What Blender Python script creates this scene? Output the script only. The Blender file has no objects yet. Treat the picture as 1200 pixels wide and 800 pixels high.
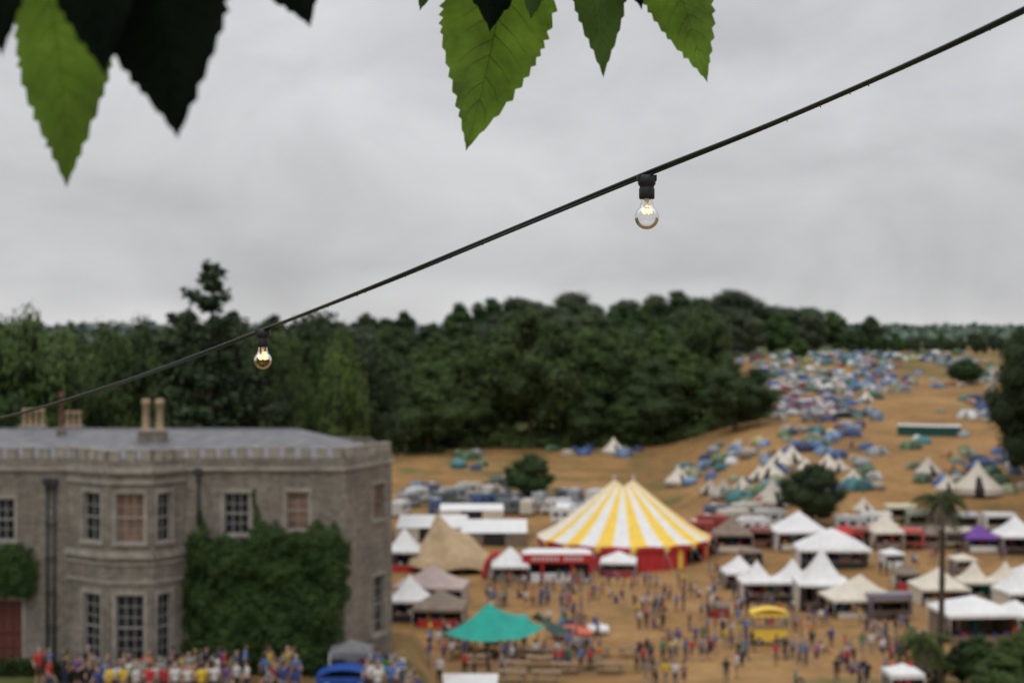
import bpy, math, random
import numpy as np
from mathutils import Vector, Matrix, noise as mnoise
random.seed(7); rng=np.random.default_rng(7)
scene=bpy.context.scene
COL=scene.collection
F=1667.0; CAMZ=18.0

# ---------------------------------------------------------------- materials
def newmat(name):
    m=bpy.data.materials.new(name); m.use_nodes=True
    nt=m.node_tree; b=nt.nodes['Principled BSDF']; return m,nt,b
def mat(name,col,rough=.8,var=.25,scale=2.0,bump=0.0,metal=0.0,col2=None,spec=.3,detail=5):
    m,nt,b=newmat(name)
    tc=nt.nodes.new('ShaderNodeTexCoord'); n=nt.nodes.new('ShaderNodeTexNoise')
    n.inputs['Scale'].default_value=scale; n.inputs['Detail'].default_value=detail
    nt.links.new(tc.outputs['Object'],n.inputs['Vector'])
    r=nt.nodes.new('ShaderNodeValToRGB'); r.color_ramp.elements[0].position=.3; r.color_ramp.elements[1].position=.7
    c2=col2 if col2 else tuple(min(1,c*(1+var)) for c in col)
    c1=tuple(c*(1-var) for c in col)
    r.color_ramp.elements[0].color=(*c1,1); r.color_ramp.elements[1].color=(*c2,1)
    nt.links.new(n.outputs['Fac'],r.inputs['Fac']); nt.links.new(r.outputs['Color'],b.inputs['Base Color'])
    b.inputs['Roughness'].default_value=rough; b.inputs['Metallic'].default_value=metal
    b.inputs['Specular IOR Level'].default_value=spec
    if bump:
        bp=nt.nodes.new('ShaderNodeBump'); bp.inputs['Strength'].default_value=bump
        nt.links.new(n.outputs['Fac'],bp.inputs['Height']); nt.links.new(bp.outputs['Normal'],b.inputs['Normal'])
    return m
def objcol_mat(name,rough=.7,mul=1.0,var=.2):
    m,nt,b=newmat(name)
    oi=nt.nodes.new('ShaderNodeObjectInfo'); tc=nt.nodes.new('ShaderNodeTexCoord'); n=nt.nodes.new('ShaderNodeTexNoise')
    n.inputs['Scale'].default_value=1.5; nt.links.new(tc.outputs['Object'],n.inputs['Vector'])
    mr=nt.nodes.new('ShaderNodeMapRange'); mr.inputs['To Min'].default_value=mul*(1-var); mr.inputs['To Max'].default_value=mul*(1+var)
    nt.links.new(n.outputs['Fac'],mr.inputs['Value'])
    vm=nt.nodes.new('ShaderNodeVectorMath'); vm.operation='SCALE'
    nt.links.new(oi.outputs['Color'],vm.inputs[0]); nt.links.new(mr.outputs[0],vm.inputs['Scale'])
    nt.links.new(vm.outputs[0],b.inputs['Base Color']); b.inputs['Roughness'].default_value=rough
    return m
def random_mat(name,cols,rough=.8):
    m,nt,b=newmat(name)
    oi=nt.nodes.new('ShaderNodeObjectInfo'); r=nt.nodes.new('ShaderNodeValToRGB'); r.color_ramp.interpolation='CONSTANT'
    e=r.color_ramp.elements
    while len(e)<len(cols): e.new(0.5)
    for i,c in enumerate(cols):
        e[i].position=i/len(cols); e[i].color=(*c,1)
    nt.links.new(oi.outputs['Random'],r.inputs['Fac']); nt.links.new(r.outputs['Color'],b.inputs['Base Color'])
    b.inputs['Roughness'].default_value=rough
    return m
def foliage_mat(name,dark,light,hue=.42,scale=.3,trans=.0):
    m,nt,b=newmat(name)
    tc=nt.nodes.new('ShaderNodeTexCoord'); n=nt.nodes.new('ShaderNodeTexNoise'); n.inputs['Scale'].default_value=scale; n.inputs['Detail'].default_value=6
    nt.links.new(tc.outputs['Object'],n.inputs['Vector'])
    r=nt.nodes.new('ShaderNodeValToRGB'); r.color_ramp.elements[0].position=.33; r.color_ramp.elements[1].position=.68
    r.color_ramp.elements[0].color=(*dark,1); r.color_ramp.elements[1].color=(*light,1)
    nt.links.new(n.outputs['Fac'],r.inputs['Fac'])
    oi=nt.nodes.new('ShaderNodeObjectInfo')
    hr=nt.nodes.new('ShaderNodeValToRGB'); e=hr.color_ramp.elements; e.new(.5); e.new(.75)
    lo,hi=1-hue,1+hue*.7
    for i,(p,c) in enumerate([(0,(lo,lo,lo*1.05)),(.35,(1,1,1)),(.7,(hi*.98,hi*.95,.9)),(1,(.8,1.02,.85))]): e[i].position=p; e[i].color=(*c,1)
    nt.links.new(oi.outputs['Random'],hr.inputs['Fac'])
    vm=nt.nodes.new('ShaderNodeVectorMath'); vm.operation='MULTIPLY'
    nt.links.new(r.outputs['Color'],vm.inputs[0]); nt.links.new(hr.outputs[0],vm.inputs[1])
    nt.links.new(vm.outputs[0],b.inputs['Base Color']); b.inputs['Roughness'].default_value=.75
    b.inputs['Specular IOR Level'].default_value=.15
    return m

M={}
M['bark']=mat('bark',(.07,.055,.04),.95,.4,3,.5)
M['leafA']=foliage_mat('foliage_dark',(.03,.048,.021),(.072,.108,.043))
M['leafB']=foliage_mat('foliage_mid',(.038,.064,.024),(.098,.145,.048))
M['leafH']=foliage_mat('foliage_haze_tinted',(.05,.066,.045),(.092,.12,.07),.3)  # greyer green puts distance haze into the far trees' colour
M['leafC']=foliage_mat('foliage_conifer',(.038,.053,.033),(.08,.10,.055),.15)
M['palmleaf']=foliage_mat('palm_frond_green',(.035,.055,.02),(.08,.11,.04))
M['leafFar']=foliage_mat('foliage_far_haze_tinted',(.10,.125,.115),(.145,.175,.16),.2,.02)  # pale blue-grey leaf colour, distance haze painted in
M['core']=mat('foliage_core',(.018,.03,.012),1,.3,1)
M['ivy']=foliage_mat('ivy_leaves',(.018,.036,.010),(.042,.075,.020),0,.9)
M['white']=mat('white_canvas',(.68,.68,.68),.75,.08,1.2)
M['cream']=mat('cream_canvas',(.60,.55,.46),.8,.1,1.2)
M['tan']=mat('tan_canvas',(.42,.31,.19),.85,.15,1)
M['pinkgrey']=mat('faded_pink_canvas',(.42,.33,.31),.85,.12,1)
M['yellow']=mat('yellow_canvas',(.78,.53,.07),.65,.08,1)
M['red']=mat('red_canvas',(.44,.03,.03),.65,.15,1)
M['teal']=mat('teal_canvas',(.01,.29,.23),.6,.15,.8)
M['darkteal']=mat('dark_canvas',(.02,.06,.055),.8,.2,1)
M['purple']=mat('purple_canvas',(.14,.05,.26),.7,.15,1)
M['orange']=mat('orange_canvas',(.55,.13,.07),.7,.15,1)
M['blue']=mat('blue_tarpaulin',(.02,.08,.34),.5,.2,1.5)
M['brownc']=mat('brown_canvas',(.20,.155,.12),.8,.2,1)
M['dark']=mat('painted_shade_dark_cloth',(.03,.027,.025),.9,.3,2)  # near-black stands in for shade inside openings; also dark goods and counter fronts
M['metal']=mat('grey_metal_pole',(.4,.4,.4),.45,.1,5,metal=.6)
M['wood']=mat('weathered_wood',(.26,.18,.11),.85,.3,6,.2)
M['rubber']=mat('black_rubber',(.012,.012,.013),.5,.2,40)
M['tyre']=mat('tyre_rubber',(.02,.02,.02),.85,.2,5)
M['glass']=mat('window_glass',(.020,.023,.028),.15,.6,1.2,spec=.22)
M['lead']=mat('roof_lead',(.15,.15,.16),.6,.2,1.5)
M['trim']=mat('dressed_stone',(.28,.255,.22),.85,.3,1.6,.2)
M['framew']=mat('painted_sash',(.36,.345,.315),.5,.1,8)
M['framered']=mat('red_brown_paint',(.11,.035,.028),.6,.2,5)
M['curtain']=mat('drawn_blind',(.16,.10,.07),.9,.4,1.4)
M['pot']=mat('buff_chimney_pot',(.36,.26,.16),.85,.25,4)
M['potdark']=mat('dark_terracotta',(.12,.06,.042),.85,.2,4)
M['iron']=mat('cast_iron',(.035,.035,.04),.6,.2,5)
M['fabric']=objcol_mat('tent_fabric')
M['fabricdk']=objcol_mat('tent_door_fabric',.7,.45)
M['paint']=objcol_mat('vehicle_paint',.35,1,.05)
M['shirt']=objcol_mat('shirt_cloth',.85,1,.1)
TRC=[(.02,.03,.08),(.015,.015,.018),(.05,.07,.13),(.20,.15,.09),(.03,.03,.035),(.07,.09,.16),(.25,.24,.22),(.10,.05,.04),(.02,.02,.05)]
M['trousers']=random_mat('trouser_cloth',TRC)
M['skin']=random_mat('skin',[(.50,.30,.22),(.44,.27,.19),(.54,.35,.27),(.28,.16,.10),(.48,.29,.22)],.6)
M['hair']=random_mat('hair',[(.03,.018,.01),(.10,.055,.025),(.015,.01,.008),(.28,.18,.08),(.06,.03,.02),(.2,.2,.19)],.7)
M['eye']=mat('eye',(.02,.015,.01),.3,0,1)
M['shoe']=random_mat('shoe_leather',[(.02,.02,.02),(.12,.07,.04),(.3,.3,.3)],.7)
M['green']=mat('green_plastic',(.02,.11,.085),.5,.15,1)
M['ceramic']=mat('ceramic',(.7,.68,.62),.5,.05,10)

def brickish(name,base,sx,sy,mort):
    m,nt,b=newmat(name)
    tc=nt.nodes.new('ShaderNodeTexCoord')
    mp=nt.nodes.new('ShaderNodeMapping'); mp.inputs['Rotation'].default_value=(math.radians(90),0,0)
    nt.links.new(tc.outputs['Object'],mp.inputs['Vector'])
    br=nt.nodes.new('ShaderNodeTexBrick'); br.inputs['Scale'].default_value=1; br.inputs['Brick Width'].default_value=sx; br.inputs['Row Height'].default_value=sy
    br.inputs['Mortar Size'].default_value=.012; br.inputs['Color1'].default_value=(*[c*.84 for c in base],1); br.inputs['Color2'].default_value=(*[min(1,c*1.16) for c in base],1)
    br.inputs['Mortar'].default_value=(*mort,1); br.offset=.5
    nt.links.new(mp.outputs[0],br.inputs['Vector'])
    def noise(sc,mpz=None):
        n=nt.nodes.new('ShaderNodeTexNoise'); n.inputs['Scale'].default_value=sc; n.inputs['Detail'].default_value=8; n.inputs['Roughness'].default_value=.68
        if mpz:
            q=nt.nodes.new('ShaderNodeMapping'); q.inputs['Scale'].default_value=(1,1,mpz); nt.links.new(tc.outputs['Object'],q.inputs[0]); nt.links.new(q.outputs[0],n.inputs['Vector'])
        else: nt.links.new(tc.outputs['Object'],n.inputs['Vector'])
        return n
    def rmp(n,c0,c1,a=.35,d=.65):
        r=nt.nodes.new('ShaderNodeValToRGB'); r.color_ramp.elements[0].position=a;r.color_ramp.elements[1].position=d
        r.color_ramp.elements[0].color=(*c0,1); r.color_ramp.elements[1].color=(*c1,1); nt.links.new(n.outputs['Fac'],r.inputs['Fac']); return r.outputs[0]
    def mul(a,c):
        mx=nt.nodes.new('ShaderNodeMix'); mx.data_type='RGBA'; mx.blend_type='MULTIPLY'; mx.inputs['Factor'].default_value=1
        nt.links.new(a,mx.inputs[6]); nt.links.new(c,mx.inputs[7]); return mx.outputs[2]
    c=mul(br.outputs['Color'],rmp(noise(.4),(.70,.69,.67),(1.15,1.13,1.1)))
    c=mul(c,rmp(noise(1.3,.15),(.74,.73,.71),(1.08,1.08,1.08)))
    c=mul(c,rmp(noise(3.5),(.7,.7,.7),(1.22,1.22,1.22)))
    nt.links.new(c,b.inputs['Base Color'])
    b.inputs['Roughness'].default_value=.9
    bp=nt.nodes.new('ShaderNodeBump'); bp.inputs['Strength'].default_value=.4; bp.inputs['Distance'].default_value=.03
    nt.links.new(br.outputs['Fac'],bp.inputs['Height']); bp.invert=True; nt.links.new(bp.outputs[0],b.inputs['Normal'])
    return m
M['stone']=brickish('rubble_stone',(.225,.203,.175),.42,.17,(.19,.173,.15))
M['slate']=mat('roof_slate',(.145,.143,.155),.65,.25,1.2,.2,detail=9)

# ---------------------------------------------------------------- mesh builder
class B:
    def __init__(s): s.v=[]; s.f=[]; s.m=[]; s.mats=[]; s.smooth=[]
    def mi(s,k):
        m=M[k] if isinstance(k,str) else k
        if m not in s.mats: s.mats.append(m)
        return s.mats.index(m)
    def face(s,pts,k,sm=False):
        i=len(s.v); s.v+= [tuple(p) for p in pts]; s.f.append(tuple(range(i,i+len(pts)))); s.m.append(s.mi(k)); s.smooth.append(sm)
    def idx(s,verts,faces,k,sm=False):
        i=len(s.v); s.v+=[tuple(p) for p in verts]; mi=s.mi(k) if not isinstance(k,list) else None
        for j,f in enumerate(faces):
            s.f.append(tuple(i+a for a in f)); s.m.append(mi if mi is not None else s.mi(k[j])); s.smooth.append(sm)
    def fbox(s,c,a,b,d,k):
        c,a,b,d=map(Vector,(c,a,b,d)); vs=[c+i*a+j*b+l*d for i in(-1,1) for j in(-1,1) for l in(-1,1)]
        s.idx(vs,[(0,1,3,2),(4,6,7,5),(0,4,5,1),(2,3,7,6),(0,2,6,4),(1,5,7,3)],k)
    def box(s,x0,x1,y0,y1,z0,z1,k):
        s.fbox(((x0+x1)/2,(y0+y1)/2,(z0+z1)/2),((x1-x0)/2,0,0),(0,(y1-y0)/2,0),(0,0,(z1-z0)/2),k)
    def tube(s,pts,rs,k,n=8,cap=True,sm=True):
        pts=[Vector(p) for p in pts]; vs=[]; fs=[]
        t0=None
        for i,p in enumerate(pts):
            t=(pts[min(i+1,len(pts)-1)]-pts[max(i-1,0)]).normalized()
            up=Vector((0,0,1)) if abs(t.z)<.9 else Vector((1,0,0))
            if t0 is not None: 
                u=(t0-t*t0.dot(t)).normalized()
            else: u=t.cross(up).normalized()
            t0=u; w=t.cross(u)
            r=rs[i] if hasattr(rs,'__len__') else rs
            for j in range(n):
                a=2*math.pi*j/n; vs.append(p+u*math.cos(a)*r+w*math.sin(a)*r)
        for i in range(len(pts)-1):
            for j in range(n):
                fs.append((i*n+j,i*n+(j+1)%n,(i+1)*n+(j+1)%n,(i+1)*n+j))
        if cap: fs.append(tuple(range(n))[::-1]); fs.append(tuple((len(pts)-1)*n+j for j in range(n)))
        s.idx(vs,fs,k,sm)
    def lathe(s,prof,c,k,n=16,sm=True,cap=False):
        cx,cy,cz=c; vs=[];fs=[]
        for r,z in prof:
            for j in range(n):
                a=2*math.pi*j/n; vs.append((cx+r*math.cos(a),cy+r*math.sin(a),cz+z))
        for i in range(len(prof)-1):
            for j in range(n): fs.append((i*n+j,i*n+(j+1)%n,(i+1)*n+(j+1)%n,(i+1)*n+j))
        if cap: fs.append(tuple(range(n))[::-1]); fs.append(tuple((len(prof)-1)*n+j for j in range(n)))
        s.idx(vs,fs,k,sm)
    def make(s,name,parent=None,origin=None):
        me=bpy.data.meshes.new(name)
        off=Vector((0,0,0))
        if parent is not None: off=world_loc(parent)
        if origin is not None and parent is None: off=Vector(origin)
        me.from_pydata([(x-off.x,y-off.y,z-off.z) for x,y,z in s.v],[],s.f)
        for m in s.mats: me.materials.append(m)
        me.polygons.foreach_set('material_index',s.m); me.polygons.foreach_set('use_smooth',s.smooth); me.update()
        ob=bpy.data.objects.new(name,me); COL.objects.link(ob)
        if parent is not None: ob.parent=parent
        elif origin is not None: ob.location=origin
        return ob
def world_loc(o):
    v=Vector((0,0,0))
    while o is not None: v+=o.location; o=o.parent
    return v
def root(name,loc,label,cat,group=None):
    e=bpy.data.objects.new(name,None); e.empty_display_size=.3; COL.objects.link(e); e.location=loc
    tag(e,label,cat,group); return e
def tag(o,label,cat,group=None):
    o['label']=label; o['category']=cat
    if group: o['group']=group
def clone(o,loc,rz=0,scale=None,color=None):
    def cp(a,par):
        c=a.copy(); COL.objects.link(c)
        if par is not None: c.parent=par
        if color: c.color=color
        for ch in a.children: cp(ch,c)
        return c
    c=cp(o,None); c.location=loc; c.rotation_euler=(0,0,rz)
    if scale is not None: c.scale=scale if hasattr(scale,'__len__') else (scale,)*3
    return c
def destroy(o):
    for c in list(o.children): destroy(c)
    bpy.data.objects.remove(o)
FLAT={}
def flatmat(key,c):
    n=f'{key}_{"_".join(str(round(q,2)) for q in c)}'
    if n not in FLAT: FLAT[n]=mat(key+'_cloth',c,.8,.12,1.5)
    return FLAT[n]
def merge(items,name):
    V=[];L=[];S=[];MI=[];mats=[];off=0
    for me,loc,rz,s,mp in items:
        n=len(me.vertices); co=np.empty(n*3); me.vertices.foreach_get('co',co); co=co.reshape(-1,3)*s
        c,sn=math.cos(rz),math.sin(rz); R=np.array([[c,-sn,0],[sn,c,0],[0,0,1]]); V.append(co@R.T+np.array(loc))
        l=np.empty(len(me.loops),int); me.loops.foreach_get('vertex_index',l); L.append(l+off); off+=n
        t=np.empty(len(me.polygons),int); me.polygons.foreach_get('loop_total',t); S.append(t)
        m=np.empty(len(me.polygons),int); me.polygons.foreach_get('material_index',m)
        tab=[]
        for q in me.materials:
            q=mp.get(q.name,q)
            if q not in mats: mats.append(q)
            tab.append(mats.index(q))
        MI.append(np.array(tab)[m])
    V=np.concatenate(V);L=np.concatenate(L);S=np.concatenate(S);MI=np.concatenate(MI)
    st=np.concatenate([[0],np.cumsum(S)[:-1]])
    me=bpy.data.meshes.new(name); me.vertices.add(len(V)); me.vertices.foreach_set('co',V.ravel())
    me.loops.add(len(L)); me.loops.foreach_set('vertex_index',L); me.polygons.add(len(S)); me.polygons.foreach_set('loop_start',st); me.polygons.foreach_set('loop_total',S)
    for q in mats: me.materials.append(q)
    me.polygons.foreach_set('material_index',MI); me.polygons.foreach_set('use_smooth',np.ones(len(S),bool)); me.update(calc_edges=True); me.validate()
    o=bpy.data.objects.new(name,me); COL.objects.link(o); o['kind']='stuff'; return o

# ---------------------------------------------------------------- terrain
LD=[0,60,80,100,110,135,165,185,250,290,330,400,500,600,800,1500,4000]
LZ=[-1,-1,-3,-6.2,-7.7,-9.7,-11.7,-12.2,-12,-9.8,-7.5,-2,8,14,18,20,20]
RD=[0,60,80,100,110,135,165,195,225,250,310,420,560,700,1500,4000]
RZ=[-1,-1,-3,-6,-7.5,-9.6,-11.7,-11.3,-9,-6,-1.2,5.4,12.6,13,25,25]
TZ=.55
def sst(a,b,x):
    t=max(0,min(1,(x-a)/(b-a))); return t*t*(3-2*t)
def H(x,y):
    d=max(y,0)
    l=float(np.interp(d,LD,LZ)); r=float(np.interp(d,RD,RZ)); t=sst(.09,.19,x/max(d,60))
    z=l*(1-t)+r*t
    w=(1-sst(-6.3,-2.8,x))*(1-sst(84,104,d)) if x>-9.5 else (1-sst(94,125,d))
    z=z*(1-w)+TZ*w
    if d>110: z+=.25*math.sin(x*.09+d*.05)+.2*math.sin(x*.05-d*.11)
    return z
def bear(px,d): return (px-600)/F*d
def survey(px,row,dmin=62):
    s=(row-400)/F; d=dmin
    while d<1400:
        if H(bear(px,d),d)>=CAMZ-s*d: break
        d+=.5
    x=bear(px,d); return x,d,H(x,d)
def P(px,row,d): return Vector((bear(px,d),d,CAMZ-(row-400)/F*d))

def ground():
    xs=np.unique(np.concatenate([np.linspace(-90,90,151),np.linspace(-300,300,121),np.linspace(-3000,3000,61)]))
    ys=np.unique(np.concatenate([np.linspace(-60,240,151),np.linspace(240,800,113),np.linspace(800,4000,30)]))
    vs=[(x,y,H(x,y)) for y in ys for x in xs]; nx=len(xs)
    fs=[(j*nx+i,j*nx+i+1,(j+1)*nx+i+1,(j+1)*nx+i) for j in range(len(ys)-1) for i in range(nx-1)]
    m,nt,b=newmat('dry_straw_ground')
    tc=nt.nodes.new('ShaderNodeTexCoord')
    def noise(sc,det=6,ro=.6):
        n=nt.nodes.new('ShaderNodeTexNoise'); n.inputs['Scale'].default_value=sc; n.inputs['Detail'].default_value=det; n.inputs['Roughness'].default_value=ro
        nt.links.new(tc.outputs['Object'],n.inputs['Vector']); return n
    def ramp(src,stops):
        r=nt.nodes.new('ShaderNodeValToRGB'); e=r.color_ramp.elements
        while len(e)<len(stops): e.new(.5)
        for i,(p,c) in enumerate(stops): e[i].position=p; e[i].color=(*c,1)
        nt.links.new(src,r.inputs['Fac']); return r
    def mix(a,bb,f,mode='MIX'):
        x=nt.nodes.new('ShaderNodeMix'); x.data_type='RGBA'; x.blend_type=mode
        if isinstance(f,float): x.inputs['Factor'].default_value=f
        else: nt.links.new(f,x.inputs['Factor'])
        nt.links.new(a,x.inputs[6]); nt.links.new(bb,x.inputs[7]); return x.outputs[2]
    r1=ramp(noise(.05).outputs['Fac'],[(.3,(.20,.115,.05)),(.5,(.30,.172,.07)),(.7,(.37,.225,.098))])
    r2=ramp(noise(.7,9,.7).outputs['Fac'],[(.3,(.66,.64,.61)),(.7,(1.18,1.18,1.18))])
    c=mix(r1.outputs['Color'],r2.outputs['Color'],1.0,'MULTIPLY')
    gr=ramp(noise(.4,6).outputs['Fac'],[(.3,(.055,.07,.025)),(.7,(.12,.12,.045))])
    at=nt.nodes.new('ShaderNodeAttribute'); at.attribute_name='grass'
    n3=noise(.12,6)
    ad=nt.nodes.new('ShaderNodeMath'); ad.operation='ADD'; nt.links.new(at.outputs['Fac'],ad.inputs[0]); nt.links.new(n3.outputs['Fac'],ad.inputs[1])
    mr=nt.nodes.new('ShaderNodeMapRange'); mr.inputs['From Min'].default_value=.88; mr.inputs['From Max'].default_value=1.14
    nt.links.new(ad.outputs[0],mr.inputs['Value'])
    c=mix(c,gr.outputs['Color'],mr.outputs[0]); nt.links.new(c,b.inputs['Base Color']); b.inputs['Roughness'].default_value=.95
    b.inputs['Specular IOR Level'].default_value=.1
    me=bpy.data.meshes.new('ground'); me.from_pydata(vs,[],fs); me.materials.append(m)
    a=me.attributes.new('grass','FLOAT','POINT')
    g=[]
    for x,y,z in vs:
        v=0.33
        if y<106: v=.47
        if x<-24 and y<240: v=.9
        u=x/max(y,60)
        if y>345 and u<.15: v=1
        if y>575: v=1
        if 250<y<345 and u<.12: v=.42
        if y>430 and u>.27: v=.5
        g.append(v)
    a.data.foreach_set('value',g)
    me.polygons.foreach_set('use_smooth',[True]*len(fs))
    o=bpy.data.objects.new('ground',me); COL.objects.link(o); tag(o,'dry brown straw covered festival field sloping uphill','ground'); o['kind']='structure'
ground()

# ---------------------------------------------------------------- trees
def ico(sub):
    import bmesh
    bm=bmesh.new(); bmesh.ops.create_icosphere(bm,subdivisions=sub,radius=1)
    v=np.array([p.co[:] for p in bm.verts]); f=[[q.index for q in p.verts] for p in bm.faces]; bm.free(); return v,f
ICV,ICF=ico(2)
def quads(b,C,N,size,k):
    n=len(C); N=N/np.linalg.norm(N,axis=1)[:,None]
    R=rng.normal(size=(n,3)); U=np.cross(N,R); U/=np.linalg.norm(U,axis=1)[:,None]; W=np.cross(N,U)
    s=size*rng.uniform(.6,1.3,n)[:,None]; s2=s*rng.uniform(.5,.9,n)[:,None]
    V=np.stack([C-U*s,C+W*s2*.8-U*s*.1,C+U*s,C-W*s2],1).reshape(-1,3)
    i0=len(b.v); mi=b.mi(k)
    b.v+=list(map(tuple,V.tolist())); b.f+=[(i0+4*i,i0+4*i+1,i0+4*i+2,i0+4*i+3) for i in range(n)]; b.m+=[mi]*n; b.smooth+=[False]*n
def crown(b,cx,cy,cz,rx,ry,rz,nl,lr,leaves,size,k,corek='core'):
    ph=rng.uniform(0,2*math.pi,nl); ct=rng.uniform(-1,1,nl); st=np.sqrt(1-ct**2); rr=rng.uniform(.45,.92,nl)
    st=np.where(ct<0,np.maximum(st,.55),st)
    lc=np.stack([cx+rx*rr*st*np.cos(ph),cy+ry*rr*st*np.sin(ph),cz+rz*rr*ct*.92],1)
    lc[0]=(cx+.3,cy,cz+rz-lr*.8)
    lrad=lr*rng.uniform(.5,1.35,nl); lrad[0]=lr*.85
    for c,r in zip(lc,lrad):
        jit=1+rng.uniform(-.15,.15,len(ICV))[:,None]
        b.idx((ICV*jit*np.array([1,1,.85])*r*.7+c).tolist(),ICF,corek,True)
    w=lrad**2; w/=w.sum(); pick=rng.choice(nl,leaves,p=w)
    D=rng.normal(size=(leaves,3)); D/=np.linalg.norm(D,axis=1)[:,None]; D[:,2]=np.abs(D[:,2])*np.where(rng.random(leaves)<.72,1,-1)
    rs=np.where(rng.random(leaves)<.10,rng.uniform(1.1,1.3,leaves),rng.uniform(.7,1.12,leaves))
    C=lc[pick]+D*np.array([1,1,.85])*(lrad[pick]*rs)[:,None]
    quads(b,C,D+rng.normal(size=D.shape)*.4,size,k)
    return lc
def tree_proto(k,nl,rx,rz,lr,leaves=13000,size=.31,H0=22):
    r=bpy.data.objects.new('broadleaf_tree',None); COL.objects.link(r)
    b=B(); cz=H0-rz-.3
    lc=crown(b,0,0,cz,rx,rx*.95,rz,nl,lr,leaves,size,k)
    t=B(); t.tube([(0,0,-1),(0,0,.2),(.1,0,2.5),(.2,.1,cz*.7),(0,0,cz+rz*.4)],[.75,.6,.45,.35,.1],'bark',9)
    for j in range(9):
        c=lc[j*len(lc)//9]; z0=cz*.35+j*.5
        t.tube([(.1,0,z0),((c[0])*.45,c[1]*.45,(z0+c[2])/2+.3),tuple(c)],[.24,.14,.05],'bark',6)
    t.make('trunk',r); b.make('crown',r); return r
protos=[tree_proto('leafA',56,6.4,10.2,2.3),tree_proto('leafA',66,8.0,10.2,2.6),tree_proto('leafB',56,6.0,10.2,2.2),
        tree_proto('leafB',50,7.2,10.2,2.9),tree_proto('leafA',46,5.4,10.6,2.0),tree_proto('leafB',72,7.8,10.2,2.3),
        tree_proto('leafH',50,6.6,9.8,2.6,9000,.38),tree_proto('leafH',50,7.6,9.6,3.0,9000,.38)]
PR=[8,9.8,7.6,9.2,6.9,9.4,8.2,9.4]
LAB=['dark green rounded broadleaf tree in woodland','broad spreading dark green oak tree','fresh mid green tree with tall crown','leafy green tree with clumped crown','narrow dark green tree among woodland','full green woodland tree with dense crown','haze tinted green tree on the wooded ridge','rounded tree on the wooded ridge']
def put_tree(px,d,top_row,wpx=None,kind=None,group='trees of the hillside wood',label=None):
    k=random.choice([0,1,2,3,4,5,0,1,4]) if kind is None else kind
    x=bear(px,d); z=H(x,d); h=(CAMZ-(top_row-400)/F*d-z)*1.03
    if h<4: h=4
    sz=h/22; sx=min(sz,1.3)*random.uniform(.9,1.15) if wpx is None else (wpx/F*d)/(2*PR[k])
    t=clone(protos[k],(x,d,z-.4),random.uniform(0,6.28),(sx,sx,sz)); tag(t,label or LAB[k],'tree',group); return t
sky_px=[-200,0,40,85,110,150,200,300,400,450,500,540,600,650,700,740,800,850,900,950,1000,1020]
sky_row=[366,362,356,384,374,368,370,368,362,368,370,358,344,350,343,350,342,345,356,362,373,386]
def SR(p): return float(np.interp(p,sky_px,sky_row))
for d,lo,hi,f,gap,jit in [(630,430,1010,0,29,9),(565,200,960,.14,32,11),(495,150,880,.32,38,13),(430,120,850,.5,44,14),(380,430,845,.68,48,14)]:
    p=lo
    while p<hi:
        tr=SR(p)*(1-f)+f*430+random.uniform(-jit*.7,jit*1.3)
        dd=d+random.uniform(-18,18)
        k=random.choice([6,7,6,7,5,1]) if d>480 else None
        put_tree(p,dd,tr,kind=k); p+=gap*random.uniform(.7,1.35)
p=-120
while p<412:
    put_tree(p,random.uniform(170,215),SR(p)+random.uniform(-3,24),kind=random.choice([0,2,0,1,4])); p+=random.uniform(38,58)
for p,d,r,w,k in [(32,140,357,150,3),(-70,135,366,150,2),(122,150,376,100,0),(160,152,366,90,1),(192,150,380,70,4),(312,150,374,92,1),(345,160,384,74,0),(402,138,380,84,3),(372,145,396,70,0)]:
    put_tree(p,d,r,w,k,group='trees behind the house')
for p,d,r,w,k in [(622,338,358,132,1),(500,325,424,100,0),(545,345,392,84,0),(700,345,386,90,4),(765,338,420,100,0),(862,322,421,104,1),(820,350,356,96,1),(797,342,404,84,4),(662,350,392,84,5),(585,345,396,84,0),(728,348,380,90,0),(560,338,452,60,4),(680,336,455,66,0),(735,336,460,60,0),(475,322,430,84,0),(520,335,470,60,4),(440,330,402,90,1),(455,345,385,80,4)]:
    put_tree(p,d,r,w,k,group='trees along the wood edge')
def tree_at(px,base,top,w,k,label,group=None):
    x,d,z=survey(px,base); return put_tree(px,d,top,w,k,group=group,label=label)
tree_at(620,590,529,70,1,'small rounded dark green tree beside parked campervans','lone trees')
tree_at(952,614,540,92,1,'bushy dark tree standing among market stalls','lone trees')
tree_at(1218,575,378,140,1,'large green tree at the field edge','lone trees')
tree_at(1205,560,430,76,5,'leafy tree beside larger field edge tree','lone trees')
tree_at(1132,450,419,52,0,'small dark tree among tents','lone trees')
tree_at(937,420,395,30,2,'small tree above the campsite','lone trees')
put_tree(1020,640,369,38,0)
for i in range(26):
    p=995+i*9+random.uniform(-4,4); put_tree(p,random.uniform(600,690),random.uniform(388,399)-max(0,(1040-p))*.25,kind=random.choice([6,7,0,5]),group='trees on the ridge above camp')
n=17000
pp=rng.uniform(430,905,n); dd=rng.uniform(334,352,n)-np.where(pp<520,10,0)
xx=(pp-600)/F*dd; base=np.array([H(a,c) for a,c in zip(xx,dd)]); hh=5.5*(.55+.45*np.sin(pp*.11)*np.sin(pp*.043+1))+1.2
zz=base+hh*rng.uniform(0,1,n)**.8*np.clip((dd-330)/9,.25,1)
D=rng.normal(size=(n,3)); D[:,2]=abs(D[:,2])+.3; D[:,1]-=.7
b=B(); quads(b,np.stack([xx,dd,zz],1),D,.5,'leafA')
o=b.make('undergrowth'); tag(o,'dark shrubby undergrowth along the wood edge','undergrowth'); o['kind']='stuff'
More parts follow.
